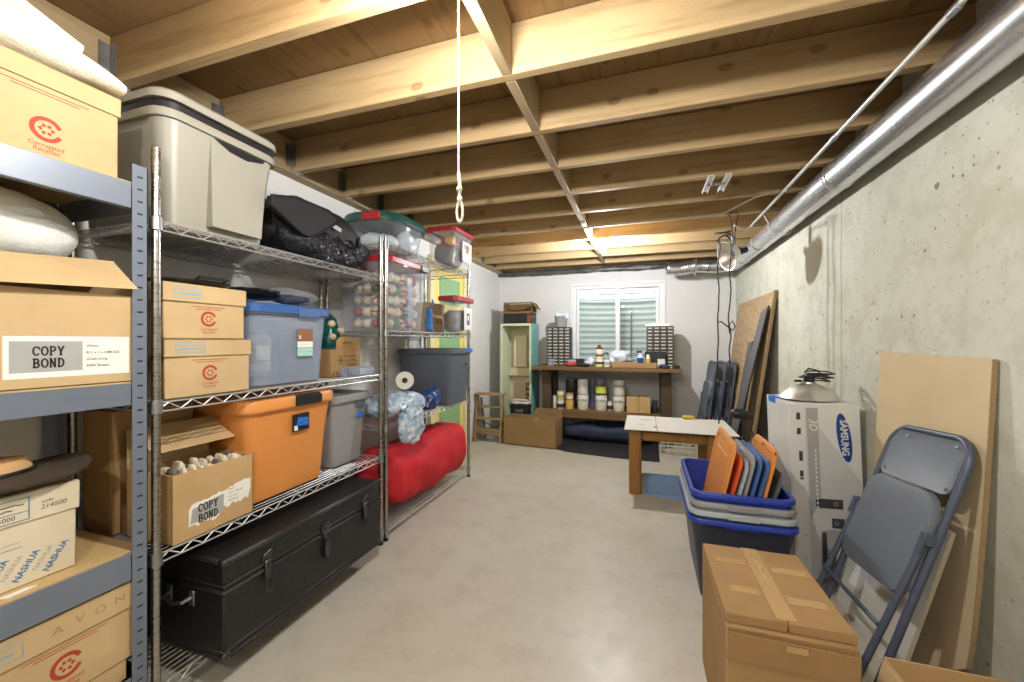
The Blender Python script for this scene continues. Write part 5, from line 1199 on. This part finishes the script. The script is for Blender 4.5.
simple('bottle', 'yellow bottle with tan cap in the tray on the bench', 'bottle', (.055, 4.87, ZT+.0045), [('body', cyl(.028, 0, .10), 'cany'), ('cap', B().lathe([(.024, .101), (.02, .13), (.012, .15)], 16), 'canw')])
t = simple('tool_case', 'black case standing before the papers-topped drawer cabinet', 'case', (.135, 5.005, ZT), [('body', B().box((-.115, -.02, 0), (.115, .035, .185), 0, .008), 'black'), ('front_lip', B().box((-.11, -.0275, .06), (.11, -.0203, .075), 0, .002), 'nylon')])
simple('small_box', 'small white box in front of the black case on the bench', 'box', (.20, 4.93, ZT+.0005), [('body', B().box((-.04, -.03, 0), (.04, .03, .085), 0, .002), 'sbox'), ('lid', B().box((-.041, -.031, .0855), (.041, .031, .10), 0, .002), 'canw')])
simple('rag', 'dark rag beside the tray on the bench', 'cloth', (.235, 4.83, ZT), [('body', B().blob((0, 0, .02), (.055, .05, .025), 2.3, 2, .015, 18, 4, zmin=.001), 'navycl')])
simple('tape_measure', 'small dark tape measure at the open end of the bench', 'tool', (.355, 4.86, ZT), [('body', B().box((-.04, -.025, 0), (.04, .025, .035), 0, .008), 'black'), ('tip', B().box((-.055, -.008, .002), (-.0402, .008, .016), 0, .002), 'canw')])
# paint cans on the lower shelf
def paint_can(label, x, y, z, r, h, body, band=None, lab=None, word=None, handle=True):
    t = thing('paint_can', label, 'can', (x, y, z), 0, 'paint cans on the bench shelf')
    B().lathe([(r*.97, 0), (r, .003), (r, h-.006), (r*.985, h-.003)], 22).obj('body', body, t)
    B().lathe([(r*1.0, h-.006), (r*1.03, h-.005), (r*1.03, h), (r*.93, h), (r*.90, h-.004), (r*.5, h-.004)], 22).obj('lid', 'tin', t)
    if band: B().lathe([(r+.0006, h*.12), (r+.0006, h*.55)], 22, cap=False).obj('label_band', band, t)
    if word:
        b = B(); vs = len(b.v); text(b, word, 0, h*.62, h*.2, 0, 0, bold=.02); b.v = [V((v.x, -sqrt(max(1e-6, r*r-v.x*v.x))-.0012, v.z)) for v in b.v]; scribble(b, -.02, h*.4, .04, .004, 0, -r-.001, 5); b.obj('lettering', 'ink', t)
    if handle: q = B(); q.tube([(r*1.02*cos(a), -r*.5*sin(a)-.3*r, h*.78-r*.9*sin(a)) for a in [pi*i/12 for i in range(13)]], .0018, 5); q.obj('handle', 'tin', t)
    return t
cy = 4.98
for a in (('slim white can at the end of the bench shelf by the leg', -1.062, cy, ZL, .025, .16, 'canw', None, None, None, False),
          ('small cream can behind the slim white one on the bench shelf', -.985, cy-.02, ZL, .046, .115, 'canw', 'candk', None, None, False),
          ('small cream can stacked on another cream can', -.985, cy-.02, ZL+.116, .044, .105, 'canw', 'cany', None, None, False),
          ('yellow labelled can below a cone-topped can', -.868, cy-.03, ZL, .05, .12, 'cany', None, None, None, False),
          ('pale cone-topped can on the yellow labelled can', -.868, cy-.03, ZL+.121, .044, .075, 'cany', 'canw', None, None, False),
          ('large dark can behind the yellow labelled one', -.87, cy+.15, ZL, .078, .19, 'candk', None, None, None, True),
          ('dark gallon can stacked high behind the yellow labelled can', -.87, cy+.15, ZL+.191, .078, .17, 'candk', None, None, None, False),
          ('white gallon can under the plain white one on the bench shelf', -.707, cy, ZL, .068, .19, 'canw', None, None, 'ULTRA', True),
          ('plain white gallon can stacked on a lettered can', -.707, cy, ZL+.191, .066, .185, 'sbox', None, None, None, False),
          ('blue-grey gallon can between the two lettered white stacks', -.60, cy+.15, ZL, .066, .19, 'canbl', None, None, None, True),
          ('blue-grey gallon can stacked between the lettered white stacks', -.60, cy+.15, ZL+.191, .066, .17, 'canbl', None, None, None, True),
          ('white lettered gallon can under the lime labelled can', -.487, cy, ZL, .068, .19, 'canw', None, None, 'ULTRA', True),
          ('lime labelled gallon can on top of the middle stack', -.487, cy, ZL+.191, .068, .185, 'canbl', 'canyg', None, 'ULTRA', True),
          ('small slim can squeezed beside the third white stack', -.382, cy+.02, ZL, .030, .11, 'canw', 'candk', None, None, False),
          ('white lettered gallon can at the bottom of the last stack by the carton', -.275, cy, ZL, .068, .19, 'canw', None, None, 'ULTRA', True),
          ('white lettered gallon can on top of the last stack by the carton', -.275, cy, ZL+.191, .068, .185, 'canw', None, None, 'ULTRA', True)):
    paint_can(*a)
t = carton('small tan carton on the bench shelf beside the last paint can stack', 0, .265, 0, .17, 0, .185, 'kraft', loc=(-.05, 4.975, ZL), rz=0)
b = B(); b.box((-.02, -.0855, .02), (.02, .0855, .1858)); b.obj('tape', 'tape', t)
t = simple('dark_can', 'dark can in the gap between the tan carton and the bench leg', 'can', (.385, 5.02, 0.3765), [('body', cyl(.03, 0, .13), 'candk'), ('lid', cyl(.031, .1305, .14), 'black')]); t.location = (.135, 5.0, ZL)
t = thing('rubber_mat', 'black rubber mat spread on the floor before and under the bench', 'mat', (-.40, 4.72, .001))
b = B(); rings = []
out = [(-.66, -.20), (-.40, -.36), (.1, -.43), (.56, -.44), (.57, .1), (.57, .62), (-.55, .62), (-.62, .3)]
b.loft([[V((x*k_, y*k_+ (.0), z)) for x, y in out] for k_, z in ((1, 0), (1, .005), (.985, .008))]); b.obj('sheet', 'tarp', t)
t = thing('tarp_bundle', 'folded navy tarp bundle on the mat under the bench shelf', 'tarp', (-.42, 5.03, .0095))
b = B(); b.blob((0, 0, .10), (.53, .19, .105), 4, 2.6, .03, 5, 3, n=56, k=24, zmin=.001); b.obj('folds', 'navycl', t, 60); b = B(); b.box((-.50, -.20, .065), (.50, -.185, .08), 0, .003); b.obj('strap', 'nylon', t)
# ------------------------------------------------------------------ tall open cabinet, boxes, ladder, carton
t = thing('open_cabinet', 'tall pale green open cabinet with a teal side, standing by the bench', 'cabinet', (-1.555, 5.06, 0))
w_, d_, h_ = .42, .38, 1.445
b = B(); b.box((-w_/2, -.16, 0), (-w_/2+.028, d_-.16, h_), 0, .002); b.box((-w_/2+.028, -.16, h_-.03), (w_/2-.028, d_-.16, h_), 0, .002); b.box((-w_/2+.028, -.16, 0), (w_/2-.028, d_-.16, .05), 0, .002); b.box((w_/2-.028, -.16, 0), (w_/2-.012, d_-.16, h_), 0, .001); b.obj('frame', 'cab', t)
b = B(); b.box((w_/2-.0115, -.16, 0), (w_/2, d_-.16, h_), 0, .001); b.obj('side', 'teal', t)
b = B(); b.box((-w_/2+.029, .19, .051), (w_/2-.029, .20, h_-.031)); b.obj('back', 'cabin', t)
b = B(); b.box((-w_/2+.029, .10, .75), (w_/2-.029, .19, .86), 0, .003); b.obj('shelf', 'cabin', t)
t2 = B(); t2.box((-.12, .13, .87), (.06, .15, 1.30), 0, .003); o = t2.obj('inner_panel', 'ivory', t)
t = thing('red_lettered_box', 'tall narrow red box with pale lettering standing inside the open cabinet', 'box', (-1.415, 5.05, .0505))
b = B(); b.box((-.035, -.05, 0), (.035, .05, .62), 0, .003); b.obj('body', 'maroon', t); b = B()
for k in range(7): scribble(b, -.022, .58-.07*k, .044, .03, 0, -.0506, 6, seed=k, wt=.006)
b.obj('lettering', 'canw', t)
t = thing('black_case', 'flat black case under the open tray on the tall cabinet', 'case', (-1.565, 5.07, 1.4455)); b = B(); b.box((-.175, -.13, 0), (.205, .13, .125), 0, .006); b.obj('body', 'black', t); b = B(); b.box((.15, -.1315, .01), (.20, -.1303, .115), 0); b.obj('label', 'maroon', t)
t = thing('cardboard_tray', 'open cardboard tray box resting on the black case', 'tray', (-1.545, 5.07, 1.5715)); w_, d_, h_ = .38, .26, .15
b = B(); b.box((-w_/2, -d_/2, 0), (w_/2, d_/2, .004)); b.box((-w_/2, d_/2-.004, 0), (w_/2, d_/2, h_)); b.box((-w_/2, -d_/2, 0), (-w_/2+.004, d_/2, h_)); b.box((w_/2-.004, -d_/2, 0), (w_/2, d_/2, h_)); b.box((-w_/2, -d_/2, h_-.02), (w_/2, -d_/2+.004, h_)); b.box((-w_/2, -d_/2, 0), (w_/2, -d_/2+.004, .03)); b.obj('body', 'kraftg', t)
b = B(); quad(b, [(w_/2-.001, -d_/2, h_-.004), (w_/2-.001, d_/2, h_-.004), (w_/2+.06, d_/2-.01, h_-.09), (w_/2+.06, -d_/2+.01, h_-.09)], (0, 0, .004)); b.obj('flap', 'kraftg', t)
t = thing('step_ladder', 'small pale wooden step ladder standing by the white side wall', 'ladder', (-1.78, 4.56, 0))
for s in (-1, 1):
    b = B(); b.loft([[V((s*.165+dx, y+dy, z)) for dx, dy in ((-.011, -.02), (.011, -.02), (.011, .02), (-.011, .02))] for y, z in ((-.08, 0), (.02, .56))]); b.obj('front_rail', 'stepw', t)
    b = B(); b.loft([[V((s*.14+dx, y+dy, z)) for dx, dy in ((-.009, -.014), (.009, -.014), (.009, .014), (-.009, .014))] for y, z in ((.22, 0), (.06, .52))]); b.obj('rear_rail', 'stepw', t)
for z, y in ((.14, -.05), (.27, -.03), (.41, -.005)):
    b = B(); b.box((-.153, y-.035, z), (.153, y+.06, z+.016), 0, .003); b.obj('step', 'stepw', t)
b = B(); b.box((-.18, -.05, .561), (.18, .10, .58), 0, .004); b.obj('top_step', 'stepw', t); b = B(); b.box((-.153, -.072, .10), (.153, -.058, .155), 0, .003); b.obj('front_brace', 'stepw', t)
b = B(); b.tube([(-.14, .19, .06), (.14, .15, .2)], .006, 6); b.tube([(.14, .19, .06), (-.14, .15, .2)], .006, 6); b.obj('cross_brace', 'trunkm', t)
t = carton('black plastic crate behind the step ladder, newspapers on top', 0, .36, 0, .28, 0, .42, 'kraft', loc=(-1.72, 4.99, .001), rz=0, name='storage_crate'); t['category'] = 'crate'
for ch in t.children: ch.data.materials.clear(); ch.data.materials.append(M_['black'])
t.location = (-1.655, 4.66, .001)
for ch in list(t.children): pass
t.location = (-1.60, 4.70, .001)
bpy.data.objects.remove(t.children[0]); t.location = (-1.465, 4.825, .0)
b = B(); shell(b, .25, .115, .02, [(.012, 0), (.01, .004), (0, .40), (-.006, .40), (-.006, .42), (.004, .42), (.014, .01)], 0); b.obj('body', 'black', t); b = B(); b.box((-.05, -.066, .33), (.05, -.0618, .37), 0, .002); b.obj('handle', 'btote', t)
t = thing('newspaper_stack', 'loose grey newspapers heaped on the black crate', 'newspapers', (-1.465, 4.825, .421)); b = B(); b.blob((0, 0, .025), (.12, .055, .03), 4, 2, .014, 12, 3, zmin=.001); b.obj('sheets', 'tablet', t); b = B(); b.box((-.10, -.05, .055), (.09, .05, .06), 0, .001); b.obj('top_sheet', 'canw', t)
t = thing('cardboard_box', 'wide open cardboard box on the floor in front of the tall cabinet', 'box', (-1.24, 4.585, .0095), radians(-5)); w_, d_, h_ = .64, .28, .31
b = B(); b.box((-w_/2, -d_/2, 0), (w_/2, d_/2, .004)); b.box((-w_/2, d_/2-.004, 0), (w_/2, d_/2, h_)); b.box((-w_/2, -d_/2, 0), (w_/2, -d_/2+.004, h_)); b.box((-w_/2, -d_/2, 0), (-w_/2+.004, d_/2, h_)); b.box((w_/2-.004, -d_/2, 0), (w_/2, d_/2, h_)); b.obj('body', 'kraftw', t)
b = B(); quad(b, [(-.04, d_/2-.003, h_), (w_/2, d_/2-.003, h_), (w_/2-.02, d_/2+.02, h_+.085), (-.02, d_/2+.02, h_+.085)], (0, .004, 0)); b.obj('flap', 'kraftg', t)
t = thing('crumpled_paper', 'crumpled white paper lying inside the wide open box', 'paper', (-1.27, 4.585, .0145)); b = B(); b.blob((0, 0, .13), (.22, .10, .15), 2.6, 2, .03, 10, 3, n=36, k=20, zmin=.0); b.obj('sheet', 'white', t)
# ------------------------------------------------------------------ camera, world, view
w = bpy.data.worlds.new('daylight'); SC.world = w; w.use_nodes = True
bg = w.node_tree.nodes['Background']; bg.inputs[0].default_value = (.95, 1, 1, 1); bg.inputs[1].default_value = WORLD
cd = bpy.data.cameras.new('camera'); cam = bpy.data.objects.new('camera', cd); COL.objects.link(cam)
cd.sensor_width = 36; cd.lens = 36*400/1024; cd.clip_start = .02; cd.clip_end = 100
cam.location = (0, 0, 1.22); cam.rotation_euler = (pi/2, 0, math.atan(131/400)); SC.camera = cam
vs = SC.view_settings; vs.view_transform = 'Standard'; vs.look = 'None'; vs.exposure = EXPO; vs.gamma = 1; vs.use_curve_mapping = False
cy_ = SC.cycles; cy_.use_denoising = True; cy_.sample_clamp_indirect = 6; cy_.max_bounces = 10; cy_.transparent_max_bounces = 24; cy_.caustics_reflective = False; cy_.caustics_refractive = False
